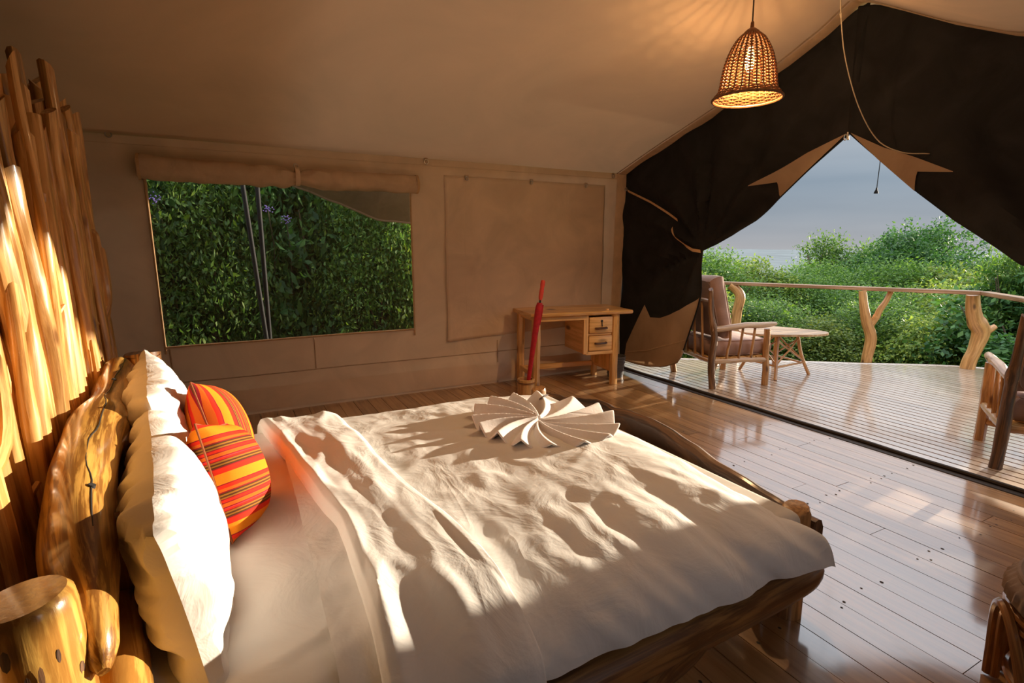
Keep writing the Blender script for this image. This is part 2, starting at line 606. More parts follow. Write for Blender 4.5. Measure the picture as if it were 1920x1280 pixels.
M_MATTRESS = cloth('mattress_cover', (0.70, 0.66, 0.60), wrinkle=0.1, wscale=6)
M_STRIPE_H = stripes('striped_cloth_across', 1, 0.155)
M_STRIPE_V = stripes('striped_cloth_along', 0, 0.155)
M_SEAMLINE = plain('cushion_seam', (0.25, 0.07, 0.02), 0.9)
M_RED = plain('umbrella_red', (0.52, 0.012, 0.025), 0.55, noise_amt=0.2)
M_REDP = plain('umbrella_handle_red', (0.78, 0.075, 0.05), 0.4)
M_STEEL = plain('steel', (0.55, 0.54, 0.52), 0.3, metal=1.0)
M_BLACK = plain('black_metal', (0.02, 0.02, 0.022), 0.7)
M_CABLE = plain('black_cable', (0.025, 0.02, 0.018), 0.6)
M_CORD = cloth('pale_cord', (0.55, 0.47, 0.36), wrinkle=0.1, wscale=90)
M_BIN = plain('grey_bin', (0.10, 0.10, 0.11), 0.6)
M_GROUND = plain('grass_ground', (0.10, 0.16, 0.035), 0.95, noise_amt=0.5, nscale=0.7)
M_PLAIN = plain('far_plain', (0.20, 0.222, 0.225), 1.0, noise_amt=0.2, nscale=0.004)  # pale grey-green has the distance haze put into the base colour
M_PLAIN.node_tree.nodes['Principled BSDF'].inputs['Specular IOR Level'].default_value = 0.0
M_TRUNK = plain('trunk_bark', (0.13, 0.09, 0.06), 0.9, noise_amt=0.3)
M_LEAF1 = leaf_mat('leaf_mid', (0.045, 0.11, 0.025), (0.13, 0.25, 0.05), rough=0.6)
M_LEAF2 = leaf_mat('leaf_deep', (0.025, 0.085, 0.025), (0.07, 0.18, 0.045), transl=0.3, rough=0.6)
M_LEAF3 = leaf_mat('leaf_pale', (0.09, 0.16, 0.04), (0.24, 0.33, 0.07), rough=0.6)
M_FLOWER = plain('purple_flower', (0.35, 0.25, 0.70), 0.7)

WALL_Y, END_X, HEAD_X, NEAR_Y = 5.0, 4.1, -1.45, -0.42
ROOF = [(-0.5, 2.20), (0.0, 2.26), (1.0, 2.45), (1.56, 2.62), (1.88, 2.786), (2.2, 2.975), (2.48, 3.135), (2.70, 3.003), (3.03, 2.865), (3.58, 2.682), (4.30, 2.472), (5.03, 2.235)]


def roof_z(x, y):
    z = interp(ROOF, y)
    flat = interp([(-0.5, 2.2), (2.48, 3.135), (5.03, 2.235)], y)
    k = sstep(4.1, 2.6, x)
    if y > 2.48:
        z = z + (flat - z) * 0.6 * k
    return z + 0.012 * nz(x * 0.7, y * 0.9, 3.1) * min(1, abs(y - 5.03) * 3)

# ================================================================== THE SETTING
# ---- room floor: boards running across the room
rnd = random.Random(11)
slab = struct(MB().box(((HEAD_X + 3.99) / 2, (NEAR_Y + WALL_Y) / 2, -0.05), (3.99 - HEAD_X, WALL_Y - NEAR_Y + 0.1, 0.05)).build('floor', M_SUBDECK, smooth=False), 'varnished golden brown plank floor of the tent room')
PW = 0.132
x = HEAD_X
i = 0
while x < 3.97:
    cuts = [NEAR_Y, WALL_Y]
    a = NEAR_Y + rnd.uniform(0.6, 3.2)
    while a < WALL_Y - 0.5:
        cuts.insert(-1, a)
        a += rnd.uniform(2.2, 3.4)
    w = min(PW, 3.985 - x)
    for y0, y1 in zip(cuts, cuts[1:]):
        MB().box((x + w / 2, (y0 + y1) / 2, -0.0125 + rnd.uniform(-0.0006, 0.0006)), (w - 0.0035, y1 - y0 - 0.003, 0.025), axis=1, seed=rnd.uniform(0, 60)).build('plank', M_FLOOR, slab, smooth=False)
    x += PW
    i += 1
nails = MB()
for yj in (0.55, 1.12, 1.72, 2.3, 2.95, 3.6, 4.2):
    x = HEAD_X
    while x < 3.95:
        if x > 1.0:
            for dx in (0.03, 0.10):
                if rnd.random() < 0.6:
                    px, py, rr = x + dx + rnd.uniform(-.012, .012), yj + rnd.uniform(-.03, .03), rnd.uniform(0.0035, 0.0065)
                    nails.add([(px + rr * math.cos(q * math.pi / 3), py + rr * 1.3 * math.sin(q * math.pi / 3), 0.0016) for q in range(6)], [(0, 1, 2, 3, 4, 5)])
        x += PW
nl = nails.build('nail_heads', M_DARKTRIM, slab, smooth=False)
nl['kind'] = 'stuff'
nl['label'] = 'small dark nail heads in the boards'

# ---- deck outside
deck = struct(MB().box((5.95, 2.4, -0.20), (3.6, 3.0, 0.10)).build('floor_deck', M_SUBDECK, smooth=False), 'wooden veranda deck of narrow slats outside the tent')
EDGE = [(4.0, 5.7), (5.14, 4.93), (6.38, 4.10), (6.80, 3.78), (7.26, 3.47), (7.58, 3.24), (7.78, 3.06), (7.92, 2.88)]
x = 4.125
DW = 0.092
while x < 7.86:
    ymax = interp(EDGE, x + DW / 2)
    ymin = 2.83 - (7.92 - x) * 0.97
    if ymax - ymin > 0.05:
        MB().box((x + DW / 2, (ymin + ymax) / 2, -0.014), (DW - 0.016, ymax - ymin, 0.028), axis=1, seed=rnd.uniform(0, 60)).build('slat', M_DECK, deck, smooth=False)
    x += DW
# fascia along the curved outer edge
EDGEN = [(x_ - 0.035, y_ - 0.05) for x_, y_ in EDGE]
eb = MB().grid(lambda u, v: (lerp_path(EDGE, u)[0] * v + lerp_path(EDGEN, u)[0] * (1 - v) + 0.01, lerp_path(EDGE, u)[1] * v + lerp_path(EDGEN, u)[1] * (1 - v) + 0.014, 0.004), 60, 1, lambda u, v: (v * 0.06, 0, u * 4)).build('edge_board', M_DECK, deck)
em_ = eb.modifiers.new('thick', 'SOLIDIFY'); em_.thickness = 0.05; em_.offset = -1
MB().grid(lambda u, v: (lerp_path(EDGE, u)[0] + 0.004, lerp_path(EDGE, u)[1] + 0.004, -0.03 - 0.13 * v), 40, 1).build('fascia_board', M_SUBDECK, deck)

# ---- threshold between floor and deck
sill = MB()
sill.box((4.055, 2.3, -0.012), (0.13, 5.4, 0.03), bevel=0.006)
so = struct(sill.build('trim_1', M_DARKTRIM), 'dark threshold strip between the room floor and the deck')
MB().tube([(4.06 + 0.012 * nz(y * 2.1, 7), y, 0.012 + 0.004 * nz(y * 3, 2)) for y in np.linspace(-0.3, 4.95, 50)], 0.017, 8).build('rolled_ground_sheet', M_DARKTRIM, so)

# ---- canvas walls
def wall_y(x, z):
    d = 0.016 * nz(x * 1.1, z * 1.3, 1.7) + 0.006 * nz(x * 2.2 + z * 1.4, z * 3.1 - x * 0.8, 6.6) + 0.006 * nz(x * 0.8, z * 6.0, 4.2) * sstep(1.2, 1.7, x) + 0.010 * nz(x * 6.5, z * 1.2, 9.1) * sstep(0.75, 0.2, z)
    return WALL_Y + d


def holed(xs, zs, hole, fn):
    mb = MB()
    idx = {}
    for a, xx in enumerate(xs):
        for b, zz in enumerate(zs):
            idx[a, b] = len(mb.v)
            p = fn(xx, zz)
            mb.v.append(p); mb.g.append(p)
    for a in range(len(xs) - 1):
        for b in range(len(zs) - 1):
            cx, cz = (xs[a] + xs[a + 1]) / 2, (zs[b] + zs[b + 1]) / 2
            if any(h[0] < cx < h[1] and h[2] < cz < h[3] for h in hole):
                continue
            mb.f.append((idx[a, b], idx[a + 1, b], idx[a + 1, b + 1], idx[a, b + 1]))
    return mb


WX0, WX1, WZ0, WZ1 = -0.50, 1.545, 0.64, 2.02
xs = list(np.linspace(HEAD_X, WX0, 12)) + list(np.linspace(WX0, WX1, 30))[1:] + list(np.linspace(WX1, END_X, 40))[1:]
zs = list(np.linspace(-0.03, WZ0, 16)) + list(np.linspace(WZ0, WZ1, 22))[1:] + list(np.linspace(WZ1, 2.245, 5))[1:]
wb = struct(holed(xs, zs, [(WX0, WX1, WZ0, WZ1)], lambda a, b: (a, wall_y(a, b), b)).build('wall_back', M_CANVAS), 'brown canvas side wall of the tent')


def ribbon(p0, p1, w, fn, n=24, up=True, off=0.006):
    mb = MB()
    def f(u, v):
        a = p0[0] + (p1[0] - p0[0]) * u
        b = p0[1] + (p1[1] - p0[1]) * u
        if up: b += (v - 0.5) * w
        else: a += (v - 0.5) * w
        q = fn(a, b)
        return (q[0], q[1] - off - 0.003 * math.sin(math.pi * v), q[2])
    return mb.grid(f, n, 2)


wfn = lambda a, b: (a, wall_y(a, b), b)
ribbon((HEAD_X, 2.185), (END_X - 0.05, 2.185), 0.008, wfn, 40, off=0.002).build('seam_tape', M_CANVAS, wb)
ribbon((-0.48, 0.345), (4.0, 0.335), 0.010, wfn, 40, off=0.003).build('seam_tape', M_SEAM, wb)
ribbon((-0.48, 0.63), (-0.46, 0.0), 0.014, wfn, 20, up=False).build('seam_tape', M_SEAM, wb)
ribbon((2.45, 0.46), (2.45, 0.0), 0.012, wfn, 20, up=False).build('seam_tape', M_SEAM, wb)
ribbon((0.62, 0.63), (0.62, 0.35), 0.010, wfn, 20, up=False).build('seam_tape', M_SEAM, wb)
ribbon((4.02, 2.23), (4.0, 0.02), 0.13, wfn, 30, up=False, off=0.012).build('corner_strip', M_TRIM, wb)
ribbon((-1.0, 0.13), (4.0, 0.12), 0.20, wfn, 60, off=0.012).build('ground_flap', M_CANVAS, wb)
for xx, zz in ((1.71, 2.215), (-0.70, 2.24), (-1.03, 2.24), (3.90, 2.21)):
    c = (xx, WALL_Y - 0.022, zz)
    rg = MB().tube([(c[0] + 0.020 * math.cos(t), c[1], c[2] + 0.020 * math.sin(t)) for t in np.linspace(0, 2 * math.pi, 17)[:-1]], 0.004, 6, closed=True)
    o = rg.build('hook_ring', M_STEEL, wb)
    MB().box((xx, WALL_Y - 0.015, zz + 0.024), (0.03, 0.012, 0.022), bevel=0.003).build('ring_tab', M_SEAM, o)

# ---- the mesh window with its rolled-up flap
m, n, l, out = new_mat('insect_mesh')
tc = n.new('ShaderNodeTexCoord')
ms = tex(n, l, tc.outputs['Object'], 9, 3)
mr_ = ramp(n, [(0.3, (0.045, 0.040, 0.034)), (0.7, (0.060, 0.053, 0.046))])
l.new(ms.outputs['Fac'], mr_.inputs[0])
pd = principled(n, 0.9)
l.new(mr_.outputs[0], pd.inputs['Base Color'])
tr = n.new('ShaderNodeBsdfTransparent')
mx = n.new('ShaderNodeMixShader'); mx.inputs[0].default_value = 0.50
l.new(tr.outputs[0], mx.inputs[1]); l.new(pd.outputs[0], mx.inputs[2])
l.new(mx.outputs[0], out.inputs[0])
M_MESH = m
win = struct(MB().grid(lambda u, v: (WX0 + (WX1 - WX0) * u, WALL_Y + 0.010 + 0.004 * nz(u * 3, v * 3), WZ0 + (WZ1 - WZ0) * v), 24, 16).build('window_1', M_MESH), 'dark insect mesh window in the canvas wall')
for nm, a, b in (('piping', (WX0 - 0.005, WZ0 - 0.05), (WX0 - 0.012, 1.99)), ('piping', (WX1 + 0.004, WZ0 - 0.06), (WX1 + 0.004, 1.97)), ('piping', (WX0, WZ0 + 0.004), (WX1, WZ0 + 0.004))):
    pts = [(a[0] + (b[0] - a[0]) * t, WALL_Y - 0.012, a[1] + (b[1] - a[1]) * t + 0.004 * nz(t * 5, a[0])) for t in np.linspace(0, 1, 24)]
    MB().tube(pts, 0.0085, 6).build(nm, M_PIPING, win)


def roll(u, v):
    x = -0.545 + (1.60 + 0.545) * u
    z = 2.018 - 0.022 * u - 0.03 * math.sin(math.pi * u) * 0.3
    pin = 1 - 0.42 * math.exp(-((x - 0.56) / 0.10) ** 2)
    r = (0.090 - 0.012 * u) * pin * (1 + 0.06 * nz(x * 3, 2.2))
    an = 2 * math.pi * v
    w = 1 + 0.16 * nz(x * 9, math.cos(an) * 1.5, math.sin(an) * 1.5) * (1 + 1.5 * math.exp(-((x - 0.56) / 0.2) ** 2))
    if u < 0.001 or u > 0.999: r *= 0.9
    return (x, WALL_Y - 0.085 + 0.075 * math.cos(an) * w * pin, z + r * math.sin(an) * w)


rl = MB().grid(roll, 110, 20)
rl.f.append(tuple(range(20)))
rl.f.append(tuple(range(110 * 21 + 19, 110 * 21 - 1, -1)))
ro = rl.build('rolled_flap', M_ROLL, win)
ro['label'] = 'brown canvas flap rolled up and tied above the mesh'
MB().grid(lambda u, v: (0.545 + 0.035 * v, WALL_Y - 0.085 + 0.062 * math.cos(6.283 * u), 2.008 + 0.075 * math.sin(6.283 * u)), 28, 1).build('tie_strap', M_TRIM, ro)
MB().tube([(0.56 + 0.016 * math.cos(t), WALL_Y - 0.05, 2.10 + 0.016 * math.sin(t)) for t in np.linspace(0, 6.283, 13)[:-1]], 0.003, 5, closed=True).build('strap_ring', M_STEEL, ro)
for xx in (-0.53, 1.585):
    MB().grid(lambda u, v: (xx + 0.02 * (v - 0.5), WALL_Y - 0.085 + 0.083 * math.cos(6.283 * u), (2.018 if xx < 0 else 1.996) + (0.096 if xx < 0 else 0.083) * math.sin(6.283 * u)), 28, 1).build('edge_binding', M_PIPING, ro)

# ---- the second window, closed by its canvas flap
FX0, FX1, FZ1 = 1.885, 3.80, 2.105


def flap(u, v):
    x = FX0 + (FX1 - FX0) * u + 0.012 * nz(v * 4, 3.3) * (1 - u)
    zb = 0.49 + 0.07 * u
    z = zb + (FZ1 - zb) * v
    y = wall_y(x, z) - 0.008 - 0.020 * (1 - v) * (0.5 + 0.5 * nz(x * 2.4, v * 1.5, 5)) - 0.012 * max(0, nz(x * 1.3 + z * 1.6, z * 0.7 - x, 8.8)) * 2
    return (x, y, z)


fl = struct(MB().grid(flap, 60, 50).build('window_2', M_FLAP), 'closed brown canvas window flap above the desk')
so_ = fl.modifiers.new('thick', 'SOLIDIFY'); so_.thickness = 0.004; so_.offset = -1
def flap_line(a, b, w, up):
    def f(t, s):
        u, v = a[0] + (b[0] - a[0]) * t, a[1] + (b[1] - a[1]) * t
        p = flap(u, v)
        d = (s - 0.5) * w
        return (p[0] + (0 if up else d), p[1] - 0.0015 - 0.001 * math.sin(math.pi * s), p[2] + (d if up else 0))
    return MB().grid(f, 40, 2)
for a, b, up in (((0.105, 0.995), (0.11, 0.17), False), ((0.0, 0.99), (1.0, 0.99), True), ((0.005, 0.99), (0.005, 0.01), False), ((0.99, 0.99), (0.99, 0.05), False)):
    flap_line(a, b, 0.006, up).build('seam_tape', M_CANVAS, fl)
for u in (0.12, 0.50, 0.86):
    p = flap(u, 0.995)
    o = MB().tube([(p[0] + 0.016 * math.cos(t), p[1] - 0.014, p[2] - 0.012 + 0.018 * math.sin(t)) for t in np.linspace(0, 6.283, 13)[:-1]], 0.0035, 5, closed=True).build('hook_ring', M_STEEL, fl)
    MB().box((p[0], p[1] - 0.012, p[2] + 0.012), (0.04, 0.01, 0.018), bevel=0.003).build('ring_tab', M_SEAM, o)

# ---- near wall behind the photographer: dark to cut bounce, opening added for cool fill
xs = sorted(set(list(np.linspace(HEAD_X, END_X, 30)) + [0.95, 1.545]))
zs = sorted(set(list(np.linspace(-0.03, 2.22, 12)) + [1.0, 1.8]))
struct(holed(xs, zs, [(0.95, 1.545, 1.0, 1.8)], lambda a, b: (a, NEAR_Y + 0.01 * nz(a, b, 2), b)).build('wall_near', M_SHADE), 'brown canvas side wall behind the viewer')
# ---- wall behind the headboard
hm = MB()
def headw(u, v):
    y = NEAR_Y + (WALL_Y - NEAR_Y) * u
    return (HEAD_X + 0.012 * nz(y * 1.2, v * 2.1, 6), y, -0.03 + (roof_z(HEAD_X, y) + 0.03) * v)
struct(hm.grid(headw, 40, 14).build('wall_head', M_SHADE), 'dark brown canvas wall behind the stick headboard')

# ---- roof
def roofp(u, v):
    x = HEAD_X + (END_X + 0.04 - HEAD_X) * u
    y = NEAR_Y - 0.06 + (5.06 - NEAR_Y + 0.06) * v
    return (x, y, roof_z(x, y))
roof = struct(MB().grid(roofp, 60, 72).build('ceiling', M_ROOF), 'warm brown canvas roof of the tent, sloping from the ridge')
def roofstrip(x0, x1, y0, y1, n=60, off=0.008):
    return MB().grid(lambda u, v: (x0 + (x1 - x0) * v, y0 + (y1 - y0) * u, roof_z(x0 + (x1 - x0) * v, y0 + (y1 - y0) * u) - off - 0.004 * math.sin(math.pi * v)), n, 3)
roofstrip(3.985, 4.10, -0.4, 5.02, 90).build('edge_binding', M_TRIM, roof)
roofstrip(3.955, 3.975, -0.4, 5.02, 90, 0.004).build('seam_tape', M_SEAM, roof)
# ---- unseen opaque sheet added to darken the rear of the ceiling
struct(MB().grid(lambda u, v: (-2.2 + 2.7 * u, -0.9 + 6.4 * v, roof_z(0, min(5.0, max(-0.4, -0.9 + 6.4 * v))) + 0.28), 12, 40).build('ceiling_blocker', M_SHADE), 'added opaque sheet above the tent roof, darkening its rear')

# ---- outer fly sheet: a loose edge of it hangs outside behind the mesh window
fly = MB()
def flyp(u, v):
    x = -1.0 + 3.6 * u
    low = interp([(-1.0, 2.30), (0.35, 2.10), (1.03, 1.86), (1.42, 1.70), (1.85, 1.68), (2.6, 1.66)], x)
    y = 5.06 + 0.62 * v
    z = 2.42 + (low - 2.42) * v + 0.015 * nz(x * 6, v * 3)
    return (x, y, z)
fs = MB().grid(flyp, 50, 8).build('fly_sheet', M_ROLL)
struct(fs, 'loose outer fly sheet seen through the top of the mesh window')
MB().tube([(flyp(u, 1)[0], flyp(u, 1)[1], flyp(u, 1)[2]) for u in np.linspace(0, 1, 40)], 0.012, 6).build('hem_cord', M_TRIM, fs)

# ================================================================== ENTRANCE CURTAINS
def curtain_x(y, z, ty, tz, sgn):
    dy, dz = (y - ty) * sgn, z - tz
    rr = math.hypot(dy, dz)
    an = math.atan2(dz, dy)
    f = 0.040 * math.sin(an * 13 + 2.2 * nz(an * 2, rr * 1.2, sgn)) * sstep(0.02, 0.45, rr) * sstep(1.9, 0.5, rr)
    f += 0.03 * nz(y * 1.3, z * 1.5, 4 + sgn) * sstep(0.0, 0.5, rr)
    f *= sstep(0.0, 0.30, abs(y - 2.48))
    low = sstep(tz - 0.1, 0.2, z)
    return END_X - 0.012 + f * (1 - 0.2 * low) - 0.035 * low * sstep(1.25, 0.2, abs(y - ty)) - 0.03 * math.exp(-(rr / 0.3) ** 2)


L_TIE, R_TIE = (3.77, 1.40), (1.18, 1.26)
def along(pts, n):
    """resample a polyline to n+1 evenly spaced points"""
    P = [np.array(p, float) for p in pts]
    d = [0]
    for a, b in zip(P, P[1:]): d.append(d[-1] + np.linalg.norm(b - a))
    out = []
    for i in range(n + 1):
        s = d[-1] * i / n
        k = 0
        while k < len(P) - 2 and d[k + 1] < s: k += 1
        t = (s - d[k]) / max(d[k + 1] - d[k], 1e-9)
        out.append(tuple(P[k] + (P[k + 1] - P[k]) * t))
    return out


def paired(pa, pb, n):
    """each list is a list of sections, sampled section by section so that the corners meet"""
    A, B = [], []
    for sa, sb in zip(pa, pb):
        a, b = along(sa, n), along(sb, n)
        A += a if not A else a[1:]
        B += b if not B else b[1:]
    return A, B


def yz_patch(A, B, m, tie, sgn, off=0.0, sag=0.0):
    def f(u, v):
        i = min(int(round(u * (len(A) - 1))), len(A) - 1)
        y = A[i][0] + (B[i][0] - A[i][0]) * v
        z = A[i][1] + (B[i][1] - A[i][1]) * v
        return (curtain_x(y, z, tie[0], tie[1], sgn) - off, y, z)
    return MB().grid(f, len(A) - 1, m)


roof_l = [(y, interp(ROOF, y) + 0.0) for y in np.linspace(2.44, 5.02, 20)]
roof_r = [(y, interp(ROOF, y) + 0.0) for y in np.linspace(2.52, NEAR_Y, 20)]
edge_l1 = [(2.46, 2.262), (2.768, 2.035), (3.041, 1.823), (3.216, 1.66)]
edge_l2 = [(3.216, 1.66), (3.44, 1.531), (3.62, 1.45), (3.764, 1.394)]
edge_l3 = [(3.764, 1.394), (3.777, 1.24), (3.806, 0.925), (3.867, 0.65), (3.95, 0.33), (4.02, 0.24)]
A, B = paired([roof_l, [(5.02, 2.24), (5.02, 1.75)], [(5.02, 1.75), (5.02, 0.9), (5.0, 0.08)]], [edge_l1, edge_l2, edge_l3], 26)
cl = thing('tent_curtain', (END_X, 4.4, 0), 'dark brown entrance curtain tied back beside the desk', 'curtain', 'tied entrance curtains')
d = yz_patch(A, B, 60, L_TIE, 1).build('drape', M_DARK, cl)
sm = d.modifiers.new('thick', 'SOLIDIFY'); sm.thickness = 0.006; sm.offset = -1
# beige hem panel
ht = along([(4.86, 0.30), (4.70, 0.55), (4.545, 0.80), (4.54, 0.655), (4.333, 0.67), (4.15, 0.73), (4.0, 0.80), (3.805, 0.94)], 50)
hb = along([(4.90, 0.10), (4.66, 0.105), (4.45, 0.125), (4.2, 0.17), (4.02, 0.24), (3.95, 0.33), (3.88, 0.60), (3.815, 0.92)], 50)
hp = yz_patch(ht, hb, 24, L_TIE, 1, 0.014).build('hem_panel', M_DRAPE, cl)
hp['label'] = 'beige canvas panel along the bottom of the curtain'
sm1 = along([(4.86, 0.21), (4.46, 0.30), (3.93, 0.50)], 40)
yz_patch(sm1, [(a, b - 0.012) for a, b in sm1], 2, L_TIE, 1, 0.019).build('seam_tape', M_SEAM, hp)
hr = [(curtain_x(a, b, *L_TIE, 1) - 0.015, a, b) for a, b in hb[:34]]
MB().tube(hr, 0.013, 8).build('hem_roll', M_DRAPE, hp)
# lining folded over along the opening
lt = along([(2.50, 2.252), (2.80, 2.16), (3.29, 1.955)], 30)
lb = along([(2.50, 2.250), (2.768, 2.037), (3.022, 1.838), (3.05, 1.965), (3.29, 1.95)], 30)
yz_patch(lt, lb, 12, L_TIE, 1, 0.014).build('lining', M_DRAPE, cl)
st = along([(4.93, 2.068), (4.576, 1.922), (4.30, 1.785), (4.167, 1.713)], 30)
yz_patch(st, [(a - 0.01, b - 0.028) for a, b in st], 3, L_TIE, 1, 0.03).build('tie_strap', M_PIPING, cl)
st = along([(4.165, 1.635), (4.08, 1.53), (3.966, 1.455), (3.86, 1.415), (3.757, 1.405)], 30)
yz_patch(st, [(a - 0.008, b - 0.03) for a, b in st], 3, L_TIE, 1, 0.045).build('tie_strap', M_PIPING, cl)
MB().tube([(4.05, 4.935 + 0.018 * math.cos(t), 2.07 + 0.018 * math.sin(t)) for t in np.linspace(0, 6.283, 13)[:-1]], 0.004, 5, closed=True).build('strap_ring', M_STEEL, cl)

edge_r1 = [(2.50, 2.258), (2.258, 2.031), (2.013, 1.798), (1.772, 1.597)]
edge_r2 = [(1.772, 1.597), (1.582, 1.463), (1.391, 1.34), (1.20, 1.26)]
edge_r3 = [(1.20, 1.26), (1.17, 1.1), (1.12, 0.8), (1.05, 0.5), (0.93, 0.25)]
A, B = paired([roof_r, [(NEAR_Y, 2.2), (NEAR_Y, 1.6)], [(NEAR_Y, 1.6), (NEAR_Y, 0.8), (NEAR_Y + 0.1, 0.1)]], [edge_r1, edge_r2, edge_r3], 26)
cr_ = thing('tent_curtain', (END_X, 0.5, 0), 'dark brown entrance curtain sweeping down past the right-hand armchair', 'curtain', 'tied entrance curtains')
d = yz_patch(A, B, 60, R_TIE, -1).build('drape', M_DARK, cr_)
sm = d.modifiers.new('thick', 'SOLIDIFY'); sm.thickness = 0.006; sm.offset = 1
lt = along([(2.469, 2.251), (2.232, 2.113), (2.024, 2.021), (1.787, 1.902)], 30)
lb = along([(2.469, 2.249), (2.258, 2.033), (2.016, 1.803), (2.023, 1.930), (1.787, 1.898)], 30)
yz_patch(lt, lb, 12, R_TIE, -1, 0.014).build('lining', M_DRAPE, cr_)
ht = along([(NEAR_Y + 0.1, 0.5), (0.4, 0.55), (1.04, 0.6)], 30)
hb = along([(NEAR_Y + 0.1, 0.1), (0.4, 0.12), (0.93, 0.25)], 30)
yz_patch(ht, hb, 10, R_TIE, -1, 0.014).build('hem_panel', M_DRAPE, cr_)
# steel clip at the top of the opening
ck = thing('curtain_clip', (4.07, 2.485, 2.24), 'small steel shackle at the peak of the tent opening', 'clip')
MB().tube([(4.055, 2.492 + 0.011 * math.cos(t), 2.222 + 0.02 * math.sin(t)) for t in np.linspace(0, 6.283, 15)[:-1]], 0.004, 6, closed=True).build('shackle', M_STEEL, ck)
MB().tube([(4.055, 2.478, 2.255), (4.055, 2.470, 2.20)], 0.007, 8).build('clip_pin', M_STEEL, ck)

# loose cord hanging from the ridge to the right curtain
cp = smooth_path([(3.49, 2.276, 3.04), (3.50, 2.277, 3.009), (3.55, 2.291, 2.871), (3.65, 2.298, 2.638), (3.80, 2.268, 2.356), (3.92, 2.191, 2.144), (3.98, 2.064, 2.051), (4.04, 1.951, 2.03), (4.07, 1.94, 2.03)], 50)
hc = thing('hanging_cord', (3.49, 2.276, 3.04), 'thin pale cord looping down from the roof across the dark curtain', 'cord')
MB().tube(cp, 0.0035, 6).build('cord', M_CORD, hc)
MB().tube([(3.545, 2.290, 2.885), (3.553, 2.291, 2.862)], [0.008, 0.006], 8).build('knot', M_CORD, hc)

# veranda canopy and its pull cord
cano = struct(MB().grid(lambda u, v: (4.12 + 1.15 * u, 0.9 + 3.2 * v, 3.22 - 0.75 * abs(v - 0.5) - 0.12 * u), 10, 14).build('ceiling_veranda', M_ROOF), 'canvas awning over the start of the veranda')
pc = thing('pull_cord', (5.0, 2.754, 1.885), 'short dark pull cord with a bell-shaped knob against the sky', 'cord')
MB().tube([(5.0, 2.74, 3.075), (5.0, 2.748, 2.4), (5.0, 2.753, 1.93)], 0.0032, 6).build('cord', M_CABLE, pc)
MB().lathe((5.0, 2.754, 1.885), [(0.0, 0.0), (0.018, 0.002), (0.016, 0.015), (0.007, 0.035), (0.006, 0.05), (0.0, 0.052)], 12).build('knob', M_BLACK, pc)

# ================================================================== STICK SCREEN BEHIND THE BED
rnd = random.Random(5)
scr = thing('stick_screen', (-0.6, 2.4, 0), 'tall headboard screen of peeled golden sticks against the tent wall', 'headboard')
def screen_x(y):
    return -0.625 + 0.058 * (3.6 - y)
HT = [(1.0, 2.0), (2.0, 1.98), (2.35, 2.10), (2.5, 2.02), (2.72, 1.98), (2.84, 2.14), (3.1, 1.98), (3.3, 2.10), (3.5, 2.10), (3.62, 2.0), (3.76, 1.92)]
k = 0
for layer in range(3):
    y = 1.02 + layer * 0.021
    while y < 3.63:
        yy = y + rnd.uniform(-0.015, 0.015)
        r0 = rnd.choice((0.022, 0.028, 0.033, 0.037, 0.042)) * rnd.uniform(0.92, 1.08)
        top = interp(HT, yy) - abs(rnd.gauss(0, 0.16 if yy < 3.0 else 0.09)) + 0.05 * layer
        if rnd.random() < 0.12: top += 0.06
        top = max(top, 1.64)
        lean = rnd.uniform(-0.15, 0.15)
        if yy > 3.40: lean = rnd.uniform(-0.10, 0.05)
        s = rnd.uniform(0, 90)
        x0 = screen_x(yy) - layer * 0.055 + 0.02 + rnd.uniform(-0.012, 0.012)
        pts, rad = [], []
        m_ = 22
        for i in range(m_ + 1):
            t = i / m_
            wob = 0.055 * nz(s, t * 2.9) + 0.018 * nz(s + 9, t * 7)
            pts.append((x0 + 0.02 * nz(s + 4, t * 2.3) - 0.03 * t, yy + lean * (t - 0.25) + wob, 0.02 + (top - 0.02) * t))
            knob = 1 + 0.45 * max(0, nz(s + 30, t * 11) - 0.2)
            rad.append(r0 * (1 - 0.34 * t) * knob)
        flare = rnd.random() < 0.5
        if flare: rad[-1] *= 1.22; rad[-2] *= 1.1
        mb = MB().tube(pts, rad, 9, bump=0.10, seed=s, tilt=(rnd.uniform(-.03, .03), rnd.uniform(-.03, .03)))
        if rnd.random() < 0.16 and layer < 2:          # a side branch left on the stick
            j = rnd.randint(7, 12)
            p = Vector(pts[j])
            q = rnd.choice((-1, 1))
            ln = rnd.uniform(0.25, 0.55)
            b = [p, p + Vector((0.03, q * 0.05, ln * 0.25)), p + Vector((0.035, q * 0.085, ln * 0.6)), p + Vector((0.03, q * 0.10, ln))]
            mb.tube(smooth_path(b, 8), [rad[j] * 0.75 * (1 - 0.3 * t / 8) for t in range(9)], 8, bump=0.1, seed=s + 3, tilt=(0.02, 0.015))
        elif rnd.random() < 0.4:                        # a cut stub
            j = rnd.randint(5, 13)
            p = Vector(pts[j])
            q = rnd.choice((-1, 1))
            mb.tube([p, p + Vector((0.02, q * 0.035, 0.035))], [rad[j] * 0.6, rad[j] * 0.4], 6)
        mb.build('stick', M_STICK, scr)
        k += 1
        y += rnd.uniform(0.070, 0.098)
for z in (0.35, 1.25):
    MB().tube([(screen_x(0.95) - 0.17, 0.95, z), (screen_x(3.75) - 0.17, 3.75, z)], 0.025, 8, seed=z).build('batten', M_RAIL, scr)

# ================================================================== BED
bed = thing('log_bed', (0.8, 2.05, 0), 'rustic bed frame of varnished logs under white bedding', 'bed')
